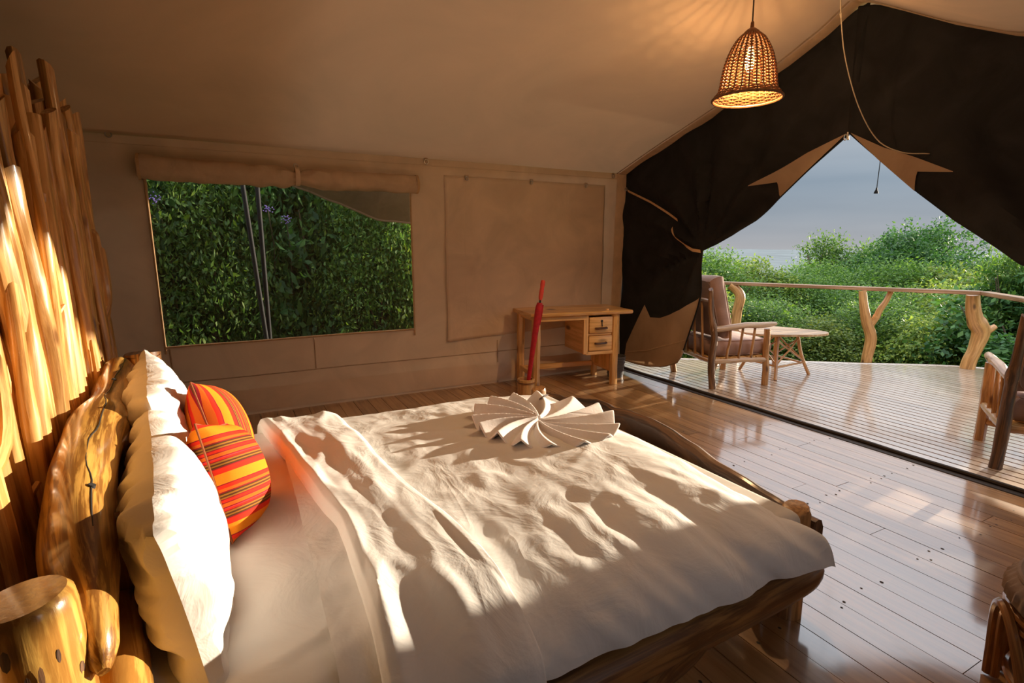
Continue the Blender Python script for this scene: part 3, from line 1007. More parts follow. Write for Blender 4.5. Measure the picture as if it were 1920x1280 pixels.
# headboard beam: a split, cracked trunk
bp = smooth_path([(-0.505, 3.13, 0.82), (-0.490, 2.90, 0.845), (-0.455, 2.45, 0.825), (-0.430, 2.05, 0.84), (-0.375, 1.60, 0.825), (-0.335, 1.36, 0.81), (-0.300, 1.22, 0.765), (-0.262, 1.09, 0.69)], 60)
br = [interp([(0, 0.035), (0.03, 0.075), (0.10, 0.094), (0.25, 0.083), (0.38, 0.098), (0.55, 0.096), (0.78, 0.080), (0.87, 0.058), (0.95, 0.038), (1, 0.012)], i / 60) for i in range(61)]
beam_mb = MB().tube(bp, br, 28, bump=0.20, seed=2.5, flat=0.80, bfreq=3.0)
beam = beam_mb.build('head_beam', M_LOG, bed)
def beam_surf(i, ang):
    """point on the beam's skin at ring i; ang measured from the top towards the bed"""
    best = max(range(28), key=lambda k_: Vector((math.sin(ang), 0, math.cos(ang))).dot(Vector(beam_mb.v[i * 28 + k_]) - bp[i]))
    return Vector(beam_mb.v[i * 28 + best])
crack = [beam_surf(i, 0.55 + 0.25 * nz(i * 0.11, 4.4)) for i in range(8, 46)]
crack = [(crack[max(i - 1, 0)] + crack[i] * 2 + crack[min(i + 1, len(crack) - 1)]) / 4 for i in range(len(crack))]
MB().tube(crack, [0.0008 + 0.0014 * abs(math.sin(i * 0.25)) for i in range(len(crack))], 5).build('crack', M_BLACK, beam)
for yk, an in ((1.47, 0.55), (2.62, 0.1)):
    i = min(range(61), key=lambda q: abs(bp[q].y - yk))
    c = beam_surf(i, an)
    MB().tube([c - Vector((0.004, 0, 0.008)), c + Vector((0.002, 0, 0.004))], [0.010, 0.008], 9).build('knot_hole', M_BLACK, beam)
# near head post with worm-eaten bark marks, far head post
MB().tube([(-0.335, 1.105, 0.0), (-0.338, 1.108, 0.2), (-0.345, 1.112, 0.45), (-0.354, 1.114, 0.65), (-0.362, 1.115, 0.825), (-0.363, 1.115, 0.845), (-0.364, 1.115, 0.855)], [0.080, 0.079, 0.078, 0.076, 0.074, 0.072, 0.064], 28, bump=0.05, seed=7.3).build('head_post', M_LOG2, bed)
marks = MB()
for i in range(46):
    an = rnd.uniform(-1.2, 1.5)
    z = rnd.uniform(0.30, 0.80)
    rr = 0.0765 + 0.004 * (0.9 - z) / 0.6
    cx, cy = interp([(0, -0.335), (0.5, -0.345), (0.9, -0.372)], z), 1.113
    w, h = rnd.uniform(0.035, 0.10), rnd.uniform(0.012, 0.034)
    vs = []
    for q in range(8):
        t = 2 * math.pi * q / 8
        a2 = an + w * math.cos(t) * (1 + 0.3 * nz(i, q))
        vs.append((cx + rr * math.sin(a2), cy - rr * math.cos(a2), z + h * math.sin(t)))
    marks.add(vs, [tuple(range(8))])
mk = marks.build('bark_marks', M_BARK, bed)
mk['kind'] = 'stuff'
fp = MB().tube(smooth_path([(-0.44, 3.20, 0.0), (-0.43, 3.19, 0.6), (-0.425, 3.18, 0.885), (-0.425, 3.18, 0.905)], 16), [0.078] * 15 + [0.074, 0.06], 20, bump=0.12, seed=4.1).build('head_post', M_RAIL, bed)
for z, q in ((0.845, 0.3), (0.80, 0.5)):
    MB().lathe((0, 0, 0), [(0.0, 0.0), (0.012, 0.0), (0.014, 0.003)], 10)
    MB().tube([(-0.425 + 0.078 * math.sin(q) - 0.003, 3.18 - 0.078 * math.cos(q) + 0.003, z - 0.02), (-0.425 + 0.08 * math.sin(q), 3.18 - 0.08 * math.cos(q), z + 0.02)], [0.011, 0.011], 8).build('knot_hole', M_BLACK, fp)
# short stub joining beam and far post, lower head rail and gnarled uprights
MB().tube(smooth_path([(-0.47, 2.95, 0.80), (-0.42, 3.05, 0.80), (-0.36, 3.10, 0.76), (-0.33, 3.09, 0.68)], 14), [0.055] * 8 + [0.05] * 5 + [0.04, 0.02], 14, bump=0.3, seed=8).build('branch_stub', M_LOG, bed)
MB().tube(smooth_path([(-0.455, 3.2, 0.58), (-0.40, 2.3, 0.58), (-0.34, 1.6, 0.585), (-0.275, 1.22, 0.58), (-0.22, 0.90, 0.57)], 40), 0.062, 20, bump=0.08, seed=12).build('lower_head_rail', M_LOG2, bed)
for y_ in (2.75, 2.15, 1.5):
    xx = -0.46 + (2.9 - y_) * 0.10
    MB().tube(smooth_path([(xx + .01, y_, 0.10), (xx, y_ + .03, 0.45), (xx + .02, y_ - 0.02, 0.72), (xx, y_, 0.80)], 18), 0.055, 14, bump=0.35, seed=y_ * 5).build('upright', M_RAIL, bed)
# side rails, foot slab, posts
for yy, nm in ((1.045, 0), (2.98, 1)):
    MB().tube(smooth_path([(-0.30, yy + 0.04, 0.285), (0.3, yy - 0.015, 0.280), (0.9, yy, 0.285), (1.4, yy + 0.01, 0.285), (1.72, yy + 0.03, 0.285), (1.80, yy + 0.05, 0.285)], 40), [0.082 - 0.008 * (i / 40) if i < 39 else (0.07 if i == 39 else 0.04) for i in range(41)], 20, bump=0.16, seed=3.3 + nm * 9, bfreq=3).build('side_rail', M_RAIL, bed)
MB().tube(smooth_path([(1.22, 1.04, 0.27), (1.03, 1.04, 0.225), (0.92, 1.04, 0.12), (0.885, 1.04, 0.0)], 16), [0.05, 0.058, 0.065, 0.07, 0.072, 0.072, 0.07, 0.07, 0.07, 0.07, 0.07, 0.07, 0.072, 0.072, 0.074, 0.074, 0.076], 16, bump=0.12, seed=6).build('leg', M_RAIL, bed)
TOPF = [(1.10, 0.40), (1.25, 0.405), (1.45, 0.42), (1.7, 0.455), (1.95, 0.505), (2.1, 0.518), (2.3, 0.515), (2.45, 0.490), (2.6, 0.505), (2.75, 0.465), (2.95, 0.435), (3.2, 0.40)]
def slab_pt(u, v):
    y = 1.14 + 2.05 * u
    zt = interp(TOPF, y) + 0.012 * nz(y * 7, 2.0)
    xc = 1.945 + 0.03 * math.sin(u * 3.14) + 0.01 * nz(y * 3, 5)
    sec = [(-0.035, 0.17), (-0.045, 0.30), (-0.040, zt - 0.035), (-0.022, zt - 0.006), (0.0, zt), (0.018, zt - 0.008), (0.030, zt - 0.04), (0.032, 0.30), (0.025, 0.17)]
    q = lerp_path(sec, v)
    return (xc + q[0] + 0.008 * nz(y * 9, q[1] * 12, 1), y, q[1])
fsl = MB().grid(slab_pt, 70, 24, lambda u, v: (v * 0.2, 0.1 * v, 2.05 * u))
fsl.f.append(tuple(range(25)))
fsl.f.append(tuple(range(70 * 25 + 24, 70 * 25 - 1, -1)))
fsl.build('foot_slab', M_BARK, bed)
for yy in (1.185, 3.14):
    MB().tube([(1.865, yy, 0.0), (1.865, yy, 0.25), (1.865, yy, 0.44), (1.865, yy, 0.455)], [0.057, 0.055, 0.053, 0.046], 10, bump=0.14, seed=yy, bfreq=2, tilt=(0.008, 0.004)).build('foot_post', M_CHAIR, bed)
    MB().tube([(1.80, yy + 0.075, 0.0), (1.80, yy + 0.07, 0.20), (1.81, yy + 0.05, 0.30)], [0.045, 0.047, 0.044], 12, bump=0.14, seed=yy + 3).build('leg', M_RAIL, bed)
for xx in np.linspace(-0.1, 1.7, 7):
    MB().box((xx, 2.04, 0.345), (0.10, 1.86, 0.02)).build('bed_slat', M_PINE, bed, smooth=False)

# ---- mattress and fitted sheet
mt = MB().box((0.70, 2.03, 0.420), (2.20, 1.86, 0.13), bevel=0.045, seg=4)
tag(mt.build('mattress', M_MATTRESS), 'mattress hidden under the white sheet and duvet', 'mattress')
BEDY = [(0.0, (1.050, 0.36)), (0.06, (1.058, 0.44)), (0.13, (1.105, 0.492)), (0.22, (1.22, 0.513)), (0.35, (1.5, 0.520)), (0.5, (2.02, 0.524)), (0.65, (2.55, 0.520)), (0.78, (2.84, 0.513)), (0.87, (2.955, 0.490)), (0.94, (2.99, 0.44)), (1.0, (3.0, 0.36))]
_PC = {}
def prof(tab, v):
    """smoothed table lookup"""
    if id(tab) not in _PC:
        ts = [a for a, _ in tab]
        g_ = np.linspace(0, 1, 801)
        cols = [np.interp(g_, ts, [p[k] for _, p in tab]) for k in (0, 1)]
        for _ in range(3):
            for k in (0, 1):
                c_ = np.concatenate([2 * cols[k][0] - cols[k][25:0:-1], cols[k], 2 * cols[k][-1] - cols[k][-2:-27:-1]])
                cols[k] = np.convolve(c_, np.ones(51) / 51, 'valid')
        _PC[id(tab)] = (g_, cols)
    g_, cols = _PC[id(tab)]
    return (float(np.interp(v, g_, cols[0])), float(np.interp(v, g_, cols[1])))
def crease(x, y, s):
    n1 = nz(x + 0.4 * nz(y, x, s), y, s)
    return 1 - min(1, abs(n1) * 3.2)
def sheet_pt(u, v):
    x = -0.40 + 1.2 * u
    y, z = prof(BEDY, v)
    z += 0.007 * nz(x * 3, y * 4, 3) + 0.007 * crease(x * 2.6, y * 5, 1.2) * sstep(1.0, 1.3, y) + 0.004 * nz(x * 9, y * 12, 8)
    return (x, y, z)
tag(MB().grid(sheet_pt, 90, 150).build('fitted_sheet', M_SHEET), 'smooth white sheet on the mattress between pillows and folded duvet', 'sheet')

# ---- duvet
DUVY = [(0.0, (0.985, 0.372)), (0.05, (0.992, 0.415)), (0.10, (1.025, 0.465)), (0.16, (1.10, 0.512)), (0.24, (1.24, 0.545)), (0.36, (1.55, 0.562)), (0.5, (2.02, 0.570)), (0.64, (2.5, 0.562)), (0.76, (2.80, 0.545)), (0.85, (2.95, 0.508)), (0.93, (3.04, 0.44)), (1.0, (3.06, 0.36))]
DUVX = [(0.0, (0.14, 0.0)), (0.62, (1.35, 0.0)), (0.76, (1.56, -0.010)), (0.86, (1.69, -0.040)), (0.93, (1.75, -0.095)), (1.0, (1.775, -0.165))]
def duvet_pt(u, v, lift=0.0):
    x, dz = prof(DUVX, u)
    y, z = prof(DUVY, v)
    side = sstep(1.22, 1.02, y)
    far = sstep(2.9, 3.06, y)
    z = z + dz * (1 - 0.78 * max(side, far))
    # lumps of the filling, soft creases, and drawn folds on the hanging near side
    top = 1 - side
    d = 0.007 * nz(x * 2.3, y * 2.3, 11) + 0.005 * nz(x * 5.2, y * 5.2, 12)
    d += 0.008 * crease(x * 1.9 - y * 0.8, y * 2.6 + x * 1.1, 21) * top
    d += 0.005 * crease(x * 4.2 + y, y * 4.6 - x * 1.6, 22) * top * sstep(2.9, 2.2, y)
    d += 0.003 * nz(x * 16, y * 14, 14) * top
    fold = nz((x * 1.0 + (z - 0.45) * 0.9) * 6.0, (z - y) * 1.4, 31)
    fold2 = nz((x * 1.0 + (z - 0.45) * 1.0) * 13.0, (z - y) * 1.2, 32)
    drawn = sstep(1.75, 1.25, y)
    hem = sstep(0.12, 0.0, v)
    g = (0.030 * fold + 0.014 * fold2) * drawn
    nyv = -0.9 * side + 0.5 * far
    corner = sstep(1.55, 1.85, x) * sstep(1.35, 1.03, y)
    hem = sstep(0.12, 0.0, v)
    return (x + 0.012 * g + 0.030 * corner, y + (d + g * 1.1) * nyv * 0.9 - 0.018 * corner, z + (d + g * 0.85) * (1 - 0.6 * side) * (1 - hem) + lift - 0.035 * hem * (0.5 - 0.5 * math.cos(x * 2.2)) * 0 + 0.02 * hem * sstep(1.4, 0.4, x))
duv = tag(MB().grid(duvet_pt, 170, 210).build('duvet', M_DUVET), 'rumpled white duvet spread over the log bed', 'duvet')
def fold_pt(u, v):
    y, z = prof(DUVY, v)
    y0 = (y - 2.03) * (1.018) + 2.03 - 0.006
    xa = interp([(1.0, 0.215), (1.3, 0.235), (1.65, 0.235), (2.1, 0.165), (2.8, 0.075), (3.06, 0.06)], y)
    xb = interp([(1.0, 0.60), (1.3, 0.585), (1.5, 0.56), (2.1, 0.475), (2.9, 0.44), (3.06, 0.43)], y)
    sec = [(0.03, -0.03), (0.0, -0.006), (-0.005, 0.024), (0.03, 0.050), (0.10, 0.058), (0.22, 0.046), (0.40, 0.042), (0.60, 0.052), (0.78, 0.046), (0.92, 0.040), (0.985, 0.030), (1.0, 0.012), (0.99, 0.004)]
    q = lerp_path(sec, u)
    x = xa + (xb - xa) * q[0]
    side = sstep(1.22, 1.02, y)
    low = 0.065 * sstep(0.10, 0.0, v)
    wr = 0.012 * crease(x * 5.0 + y * 0.7, y * 1.7, 41) + 0.010 * nz(x * 7 + y * 1.6, y * 1.9, 42) + 0.004 * nz(x * 22, y * 7, 43)
    wr *= sstep(0.0, 0.12, u) * sstep(1.0, 0.9, u)
    nyv = -0.8 * side
    th = q[1] + wr
    return (x + 0.012 * nz(y * 2.4, 6.0), y0 + th * nyv, z + th * (1 - 0.7 * side) - low)
fo = MB().grid(fold_pt, 70, 200).build('fold_over', M_DUVET, duv)

# ---- pillows and cushions
def pillow_mesh(w, h, t, seed, wr=0.012, N=44, pull=0.07, p=2.4, q=0.55, ear=0.0):
    mb = MB()
    for side in (1, -1):
        def f(uu, vv, side=side):
            u, v = uu * 2 - 1, vv * 2 - 1
            u = math.copysign(abs(u) ** 0.85, u); v = math.copysign(abs(v) ** 0.85, v)
            th = max(0.0, (1 - abs(u) ** p) * (1 - abs(v) ** p)) ** q
            a = w / 2 * u * (1 - pull * (1 - v * v)) * (1 + ear * (u * u * v * v))
            b = h / 2 * v * (1 - pull * (1 - u * u)) * (1 + ear * (u * u * v * v))
            edge = (1 - th)
            a += wr * 0.5 * nz(b * 11 + seed, 3.1); b += wr * 0.5 * nz(a * 11 + seed, 7.7)
            rim = math.sin(math.pi * min(1, th * 1.15)) ** 0.7 if th < 0.87 else 0.0
            n_ = wr * (0.8 * nz(a * 6 + seed, b * 6, side) + 0.6 * nz(a * 16 + seed, b * 5, side + 4) * edge + 0.6 * nz(a * 5, b * 16 + seed, side + 7) * edge + 0.5 * crease(a * 5 + seed, b * 4, side * 3.0))
            n_ += wr * 0.75 * rim * (nz(a * 24 + seed, b * 3.0, side) * (abs(v) > abs(u)) + nz(b * 24 + seed, a * 3.0, side + 2) * (abs(u) >= abs(v)))
            return (a, b, side * (t / 2 * th + n_ * min(1, th * 2.5)))
        g = MB().grid(f, N, N)
        if side < 0:
            g.f = [tuple(reversed(q_)) for q_ in g.f]
        mb.add(g.v, g.f, g.v)
    return mb


def placed(mb, c, a, b):
    a = Vector(a).normalized()
    b = Vector(b); b = (b - a * b.dot(a)).normalized()
    n_ = a.cross(b)
    c = Vector(c)
    mb.v = [tuple(c + a * p[0] + b * p[1] + n_ * p[2]) for p in mb.v]
    return mb


def cushion_seam(w, h, pull, c, a, b, r, N=30, ear=0.0):
    pts = []
    for (u0, v0, u1, v1) in ((-1, -1, 1, -1), (1, -1, 1, 1), (1, 1, -1, 1), (-1, 1, -1, -1)):
        for i in range(N):
            u, v = u0 + (u1 - u0) * i / N, v0 + (v1 - v0) * i / N
            k_ = 1 + ear * (u * u * v * v)
            pts.append((w / 2 * u * (1 - pull * (1 - v * v)) * k_, h / 2 * v * (1 - pull * (1 - u * u)) * k_, 0))
    t_ = MB(); t_.v = pts
    P = placed(t_, c, a, b).v
    return MB().tube(P, r, 5, closed=True)


AX = (-0.117, 0.993, 0.0)
PB = (-0.16, -0.02, 0.985)
for c, w, h, t, s, lab, a_ in (((-0.300, 2.58, 0.720), 0.95, 0.47, 0.20, 3.0, 'white pillow standing at the far side of the bed, behind the striped cushions', AX),
                               ((-0.195, 1.660, 0.685), 1.00, 0.44, 0.20, 8.0, 'white pillow standing at the near side of the bed, closest to the viewer', AX)):
    mb = placed(pillow_mesh(w, h, t, s, wr=0.030, N=64, q=0.40, p=2.2, pull=0.09, ear=0.02), c, a_, PB)
    o = tag(mb.build('bed_pillow', M_PILLOW), lab, 'pillow', 'white bed pillows')
for c, w, h, t, s, lab, a_, b_, mat in (((-0.085, 2.40, 0.700), 0.40, 0.40, 0.21, 5.0, 'red and orange cushion with upright stripes, the one nearer the canvas wall', (0.16, 0.93, -0.30), (-0.25, 0.30, 0.93), M_STRIPE_V),
                                        ((-0.060, 1.975, 0.665), 0.39, 0.385, 0.235, 6.0, 'red and orange cushion with level stripes, in front of the other cushion', (0.20, 0.93, -0.31), (-0.20, 0.30, 0.93), M_STRIPE_H)):
    mb = placed(pillow_mesh(w, h, t, s, wr=0.004, N=40, pull=0.05, p=2.2, q=0.5), c, a_, b_)
    o = tag(mb.build('striped_cushion', mat), lab, 'cushion', 'striped scatter cushions')
    cushion_seam(w, h, 0.05, c, a_, b_, 0.0035).build('seam', M_SEAMLINE, o)

# ---- towel folded into a fan on the bed
TC = (1.300, 2.190, 0.557)
NP = 15
def towel_pt(u, v):
    r = 0.02 + 0.98 * u
    ph = 2 * math.pi * v
    tw = 0.35 * (1 - r)
    s = NP * (ph + tw) / (2 * math.pi) + 0.25 * nz(math.cos(ph) * 1.5, math.sin(ph) * 1.5, 2)
    fr = s - math.floor(s)
    tri = 1 - abs(fr - 0.45) / 0.45 if fr < 0.9 else (fr - 0.9) * 0.6
    tri = max(0, tri)
    ridge = tri ** 1.25
    R_ = (0.355 + 0.05 * math.cos(ph - 0.3)) * (1 + 0.05 * nz(math.cos(ph) * 2, math.sin(ph) * 2, 5))
    far = 0.5 + 0.5 * math.sin(ph - 0.35)          # the pleats stand up taller on the side towards the wall
    hgt = interp([(0, 0.045), (0.25, 0.050), (0.6, 0.062), (1, 0.072)], r) * (0.62 + 0.62 * far) * (0.85 + 0.3 * nz((math.floor(s) % NP) * 1.7, 3.3))
    lean = (fr - 0.45) * 0.55 * (0.3 + r) / NP * 2
    rr = R_ * r * (1 + 0.05 * ridge * r)
    x = TC[0] + rr * math.cos(ph + lean)
    y = TC[1] + rr * math.sin(ph + lean)
    return (x, y, TC[2] + hgt * ridge + 0.012 * (1 - r))
tw = MB().grid(towel_pt, 26, NP * 22)
two = tag(tw.build('towel_fan', M_TOWEL), 'white towel folded into a pleated fan on the duvet', 'towel')
md = two.modifiers.new('thick', 'SOLIDIFY'); md.thickness = 0.010; md.offset = 0
sb = two.modifiers.new('soft', 'SUBSURF'); sb.levels = 1; sb.render_levels = 1
lf = MB()
pq = Vector(max((towel_pt(0.72, 0.09 + 0.06 * k_ / 20) for k_ in range(20)), key=lambda q_: q_[2])) + Vector((0, 0, 0.012))
lp = smooth_path([pq + Vector(q_) for q_ in ((-0.045, -0.02, 0.0), (-0.015, 0.0, 0.012), (0.015, 0.01, 0.004), (0.045, 0.02, 0.022))], 12)
lf.grid(lambda u, v: tuple(Vector(lp[int(u * 12)]) + Vector((0.3, -0.8, 0.6)) * ((v - 0.5) * 0.05 * math.sin(math.pi * min(1, u * 0.9 + 0.08)))), 12, 2)
tag(lf.build('dried_petal', M_HANDLE), 'small dark dried flower lying on the towel fan', 'flower')

# ================================================================== DESK CORNER
rnd = random.Random(21)
desk = thing('writing_desk', (3.10, 4.65, 0), 'small pine writing desk with two drawers against the canvas wall', 'desk', rz=R(-9))
def desk_top(u, v):
    x = -0.515 + 1.12 * u
    sec = [(-0.275, -0.040), (-0.292, -0.030), (-0.298, -0.012), (-0.285, 0.0), (0.0, 0.0), (0.285, 0.0), (0.285, -0.04)]
    q = lerp_path(sec, v)
    wav = 0.016 * nz(x * 3.2, 3.0) + 0.008 * nz(x * 9, 1.0) if v < 0.5 else 0
    return (x, q[0] + wav, 0.79 + q[1])
dt = MB().grid(desk_top, 40, 12, lambda u, v: (v * 0.5, 0.02, 1.1 * u))
dt.f.append(tuple(range(13))); dt.f.append(tuple(range(40 * 13 + 12, 40 * 13 - 1, -1)))
dt.add([desk_top(0, 0), desk_top(1, 0), desk_top(1, 1), desk_top(0, 1)], [(0, 1, 2, 3)])
dt.build('top', M_DESK, desk, local=True, angle=30)
for (x_, y_, w_) in ((-0.44, -0.22, 0.075), (-0.44, 0.22, 0.07), (0.44, -0.22, 0.07), (0.44, 0.22, 0.06)):
    MB().tube([(x_ + 0.006 * nz(t * 4, x_ + y_), y_ + 0.006 * nz(t * 4, x_ - y_), 0.752 * t) for t in np.linspace(0, 1, 12)], [w_ * 0.62 * (1 + 0.06 * nz(t * 5, x_, y_)) for t in np.linspace(0, 1, 12)], 8, seed=x_ * 7 + y_, bump=0.05).build('leg', M_DESK, desk, local=True, angle=25)
MB().box((0.0, 0.22, 0.14), (0.82, 0.03, 0.055), bevel=0.004).build('stretcher', M_PINE, desk, local=True)
MB().box((-0.44, 0.0, 0.155), (0.035, 0.38, 0.05), bevel=0.004).build('stretcher', M_PINE, desk, local=True)
MB().box((0.44, 0.0, 0.155), (0.035, 0.38, 0.06), bevel=0.004).build('stretcher', M_PINE, desk, local=True)
MB().box((-0.16, -0.235, 0.725), (0.52, 0.03, 0.045), bevel=0.004).build('apron', M_DESK, desk, local=True)
MB().box((-0.44, 0.0, 0.725), (0.03, 0.38, 0.045), bevel=0.004).build('apron', M_DESK, desk, local=True)
MB().box((0.085, 0.0, 0.55), (0.022, 0.44, 0.40), bevel=0.003, axis=1).build('side_panel', M_PINE, desk, local=True)
MB().box((0.425, 0.02, 0.45), (0.020, 0.40, 0.60), bevel=0.003, axis=2).build('side_panel', M_PINE, desk, local=True)
MB().box((0.26, 0.20, 0.55), (0.34, 0.018, 0.40), bevel=0.003).build('back_panel', M_PINE, desk, local=True)
MB().box((0.26, -0.02, 0.355), (0.34, 0.42, 0.018), bevel=0.003).build('bottom_panel', M_PINE, desk, local=True)
MB().box((0.098, -0.232, 0.55), (0.055, 0.035, 0.41), bevel=0.004).build('front_stile', M_DESK, desk, local=True)
MB().box((0.255, -0.232, 0.353), (0.31, 0.035, 0.036), bevel=0.004).build('front_rail', M_DESK, desk, local=True)
MB().box((0.255, -0.228, 0.548), (0.27, 0.028, 0.022), bevel=0.003).build('front_rail', M_DESK, desk, local=True)
for zc, hh in ((0.645, 0.165), (0.455, 0.155)):
    dr = MB().box((0.262, -0.240, zc), (0.262, 0.034, hh), bevel=0.006, seg=2).build('drawer', M_PINE, desk, local=True)
    hz = zc - 0.035 if zc > 0.6 else zc
    MB().tube(smooth_path([(0.20, -0.255, hz), (0.205, -0.278, hz + 0.002), (0.26, -0.284, hz + 0.004), (0.315, -0.278, hz + 0.005), (0.32, -0.255, hz + 0.005)], 14), 0.011, 8, bump=0.2, seed=zc * 9).build('handle', M_HANDLE, dr, local=True)
    if zc > 0.6:
        MB().tube([(0.268, -0.255, zc + 0.040), (0.268, -0.262, zc + 0.040)], [0.014, 0.012], 12).build('lock', M_BLACK, dr, local=True)
        MB().tube([(0.268, -0.262, zc + 0.035), (0.270, -0.266, zc - 0.015)], 0.005, 6).build('key', M_BLACK, dr, local=True)
MB().tube([(0.36, -0.20, 0.79), (0.36, -0.20, 0.802)], [0.018, 0.014], 10).build('knot', M_DESK, desk, local=True)

# ---- red umbrella in a wooden stand
ust = thing('umbrella_stand', (2.50, 4.46, 0), 'short wooden umbrella stand beside the desk leg, half hidden by the bed', 'stand')
MB().lathe((2.50, 4.46, 0), [(0.085, 0.0), (0.088, 0.15), (0.080, 0.155), (0.062, 0.15), (0.060, 0.02), (0.0, 0.02)], 14, cap0=True).build('cup', M_DESK, ust)
MB().tube([(2.50 + 0.09 * math.cos(t), 4.46 + 0.09 * math.sin(t), 0.12) for t in np.linspace(0, 6.283, 21)[:-1]], 0.008, 6, closed=True).build('hoop', M_RAIL, ust)
u0, u1 = Vector((2.505, 4.45, 0.03)), Vector((2.655, 4.41, 1.118))
ud = u1 - u0
umb = thing('umbrella', tuple(u0), 'closed red umbrella leaning beside the desk', 'umbrella')
ts = np.linspace(0.04, 0.80, 26)
MB().tube([u0 + ud * t for t in ts], [interp([(0.04, 0.014), (0.10, 0.020), (0.6, 0.031), (0.76, 0.036), (0.80, 0.024)], t) for t in ts], 14, bump=0.16, seed=3, bfreq=1.5).build('canopy', M_RED, umb)
MB().tube([u0, u0 + ud * 0.05], [0.005, 0.008], 8).build('ferrule', M_STEEL, umb)
MB().tube([u0 + ud * 0.79, u0 + ud * 0.83], 0.010, 8).build('shaft', M_BLACK, umb)
MB().tube([u0 + ud * t for t in (0.825, 0.85, 0.90, 0.93, 0.96, 0.99, 1.0)], [0.015, 0.021, 0.022, 0.019, 0.023, 0.022, 0.014], 12).build('handle', M_REDP, umb)
sv = Vector((0.033, -0.012, 0.0))
MB().tube([u0 + ud * 0.78 + sv, u0 + ud * 0.70 + sv * 1.05, u0 + ud * 0.60 + sv * 0.9], [0.006, 0.005, 0.004], 6).build('strap', M_RED, umb)

bn = thing('waste_bin', (3.735, 4.62, 0), 'small dark grey woven waste bin beside the desk', 'bin')
MB().lathe((3.735, 4.62, 0), [(0.0, 0.006), (0.080, 0.006), (0.080, 0.0), (0.085, 0.0), (0.105, 0.22), (0.110, 0.225), (0.110, 0.235), (0.102, 0.235), (0.083, 0.012)], 24).build('body', M_BIN, bn)
for z_ in (0.04, 0.08, 0.12, 0.16, 0.20):
    rr = 0.085 + 0.02 * z_ / 0.22 + 0.002
    MB().tube([(3.735 + rr * math.cos(t), 4.62 + rr * math.sin(t), z_) for t in np.linspace(0, 6.283, 29)[:-1]], 0.005, 5, closed=True).build('weave_band', M_BIN, bn)

# ================================================================== PENDANT LAMP
LX, LY, LZ = 2.965, 2.472, 2.352
lamp = thing('pendant_lamp', (LX, LY, LZ), 'bell-shaped woven wicker pendant lamp glowing under the tent ridge', 'lamp')
PROF = [(0.205, 0.0), (0.190, 0.022), (0.170, 0.045), (0.163, 0.08), (0.157, 0.13), (0.147, 0.19), (0.130, 0.25), (0.108, 0.30), (0.080, 0.345), (0.050, 0.372), (0.022, 0.385)]
def bell(z):
    return interp([(b, a) for a, b in PROF], z)
NR = 26
for k in range(NR):
    an = 2 * math.pi * k / NR
    MB().tube([(LX + (r + 0.001) * math.cos(an), LY + (r + 0.001) * math.sin(an), LZ + z) for r, z in PROF], 0.0052, 6, seed=k).build('rib', M_WICKER, lamp)
wv = MB()
z = 0.012
row = 0
while z < 0.345:
    r0 = bell(z)
    nseg = NR * 3
    wv.tube([(LX + (r0 + 0.0055 * math.cos(math.pi * (NR * k / nseg) + math.pi * row)) * math.cos(2 * math.pi * k / nseg), LY + (r0 + 0.0055 * math.cos(math.pi * (NR * k / nseg) + math.pi * row)) * math.sin(2 * math.pi * k / nseg), LZ + z + 0.0012 * nz(k * 0.7, row * 3.1)) for k in range(nseg)], 0.0036, 4, closed=True)
    row += 1
    z += 0.0092 if z > 0.03 else 0.0075
wo = wv.build('weave', M_WICKER, lamp)
wo['label'] = 'dark brown woven cane bands'
MB().tube([(LX + 0.205 * math.cos(t), LY + 0.205 * math.sin(t), LZ + 0.001 * nz(t * 9)) for t in np.linspace(0, 6.283, 61)[:-1]], 0.0085, 7, closed=True).build('rim', M_WICKER, lamp)
MB().lathe((LX, LY, LZ), [(0.052, 0.360), (0.046, 0.385), (0.026, 0.402), (0.012, 0.410), (0.010, 0.440), (0.006, 0.447)], 16, cap1=True).build('cap', M_WICKER, lamp)
cordtop = roof_z(LX, LY) - 0.004
MB().tube([(LX, LY, LZ + 0.43), (LX - 0.004, LY, LZ + 0.6), (LX - 0.006, LY, cordtop)], 0.0045, 6).build('cord', M_CABLE, lamp)
MB().lathe((LX, LY, LZ), [(0.0, 0.30), (0.020, 0.30), (0.021, 0.36), (0.0, 0.36)], 12).build('socket', M_BLACK, lamp)
m, n, l, out = new_mat('bulb_glow')
em = n.new('ShaderNodeEmission')
em.inputs['Color'].default_value = (1.0, 0.50, 0.10, 1)
em.inputs['Strength'].default_value = 45.0
l.new(em.outputs[0], out.inputs[0])
bl = MB().lathe((LX, LY, LZ), [(0.0, 0.155), (0.014, 0.160), (0.024, 0.185), (0.027, 0.22), (0.022, 0.265), (0.013, 0.30), (0.0, 0.302)], 14).build('bulb', m, lamp)
ld = bpy.data.lights.new('bulb_light', 'POINT')
ld.energy = 27
ld.color = (1.0, 0.62, 0.30)
ld.shadow_soft_size = 0.03
lo = bpy.data.objects.new('bulb_light', ld)
COL.objects.link(lo)
lo.parent = lamp
lo.location = (0, 0, 0.12)

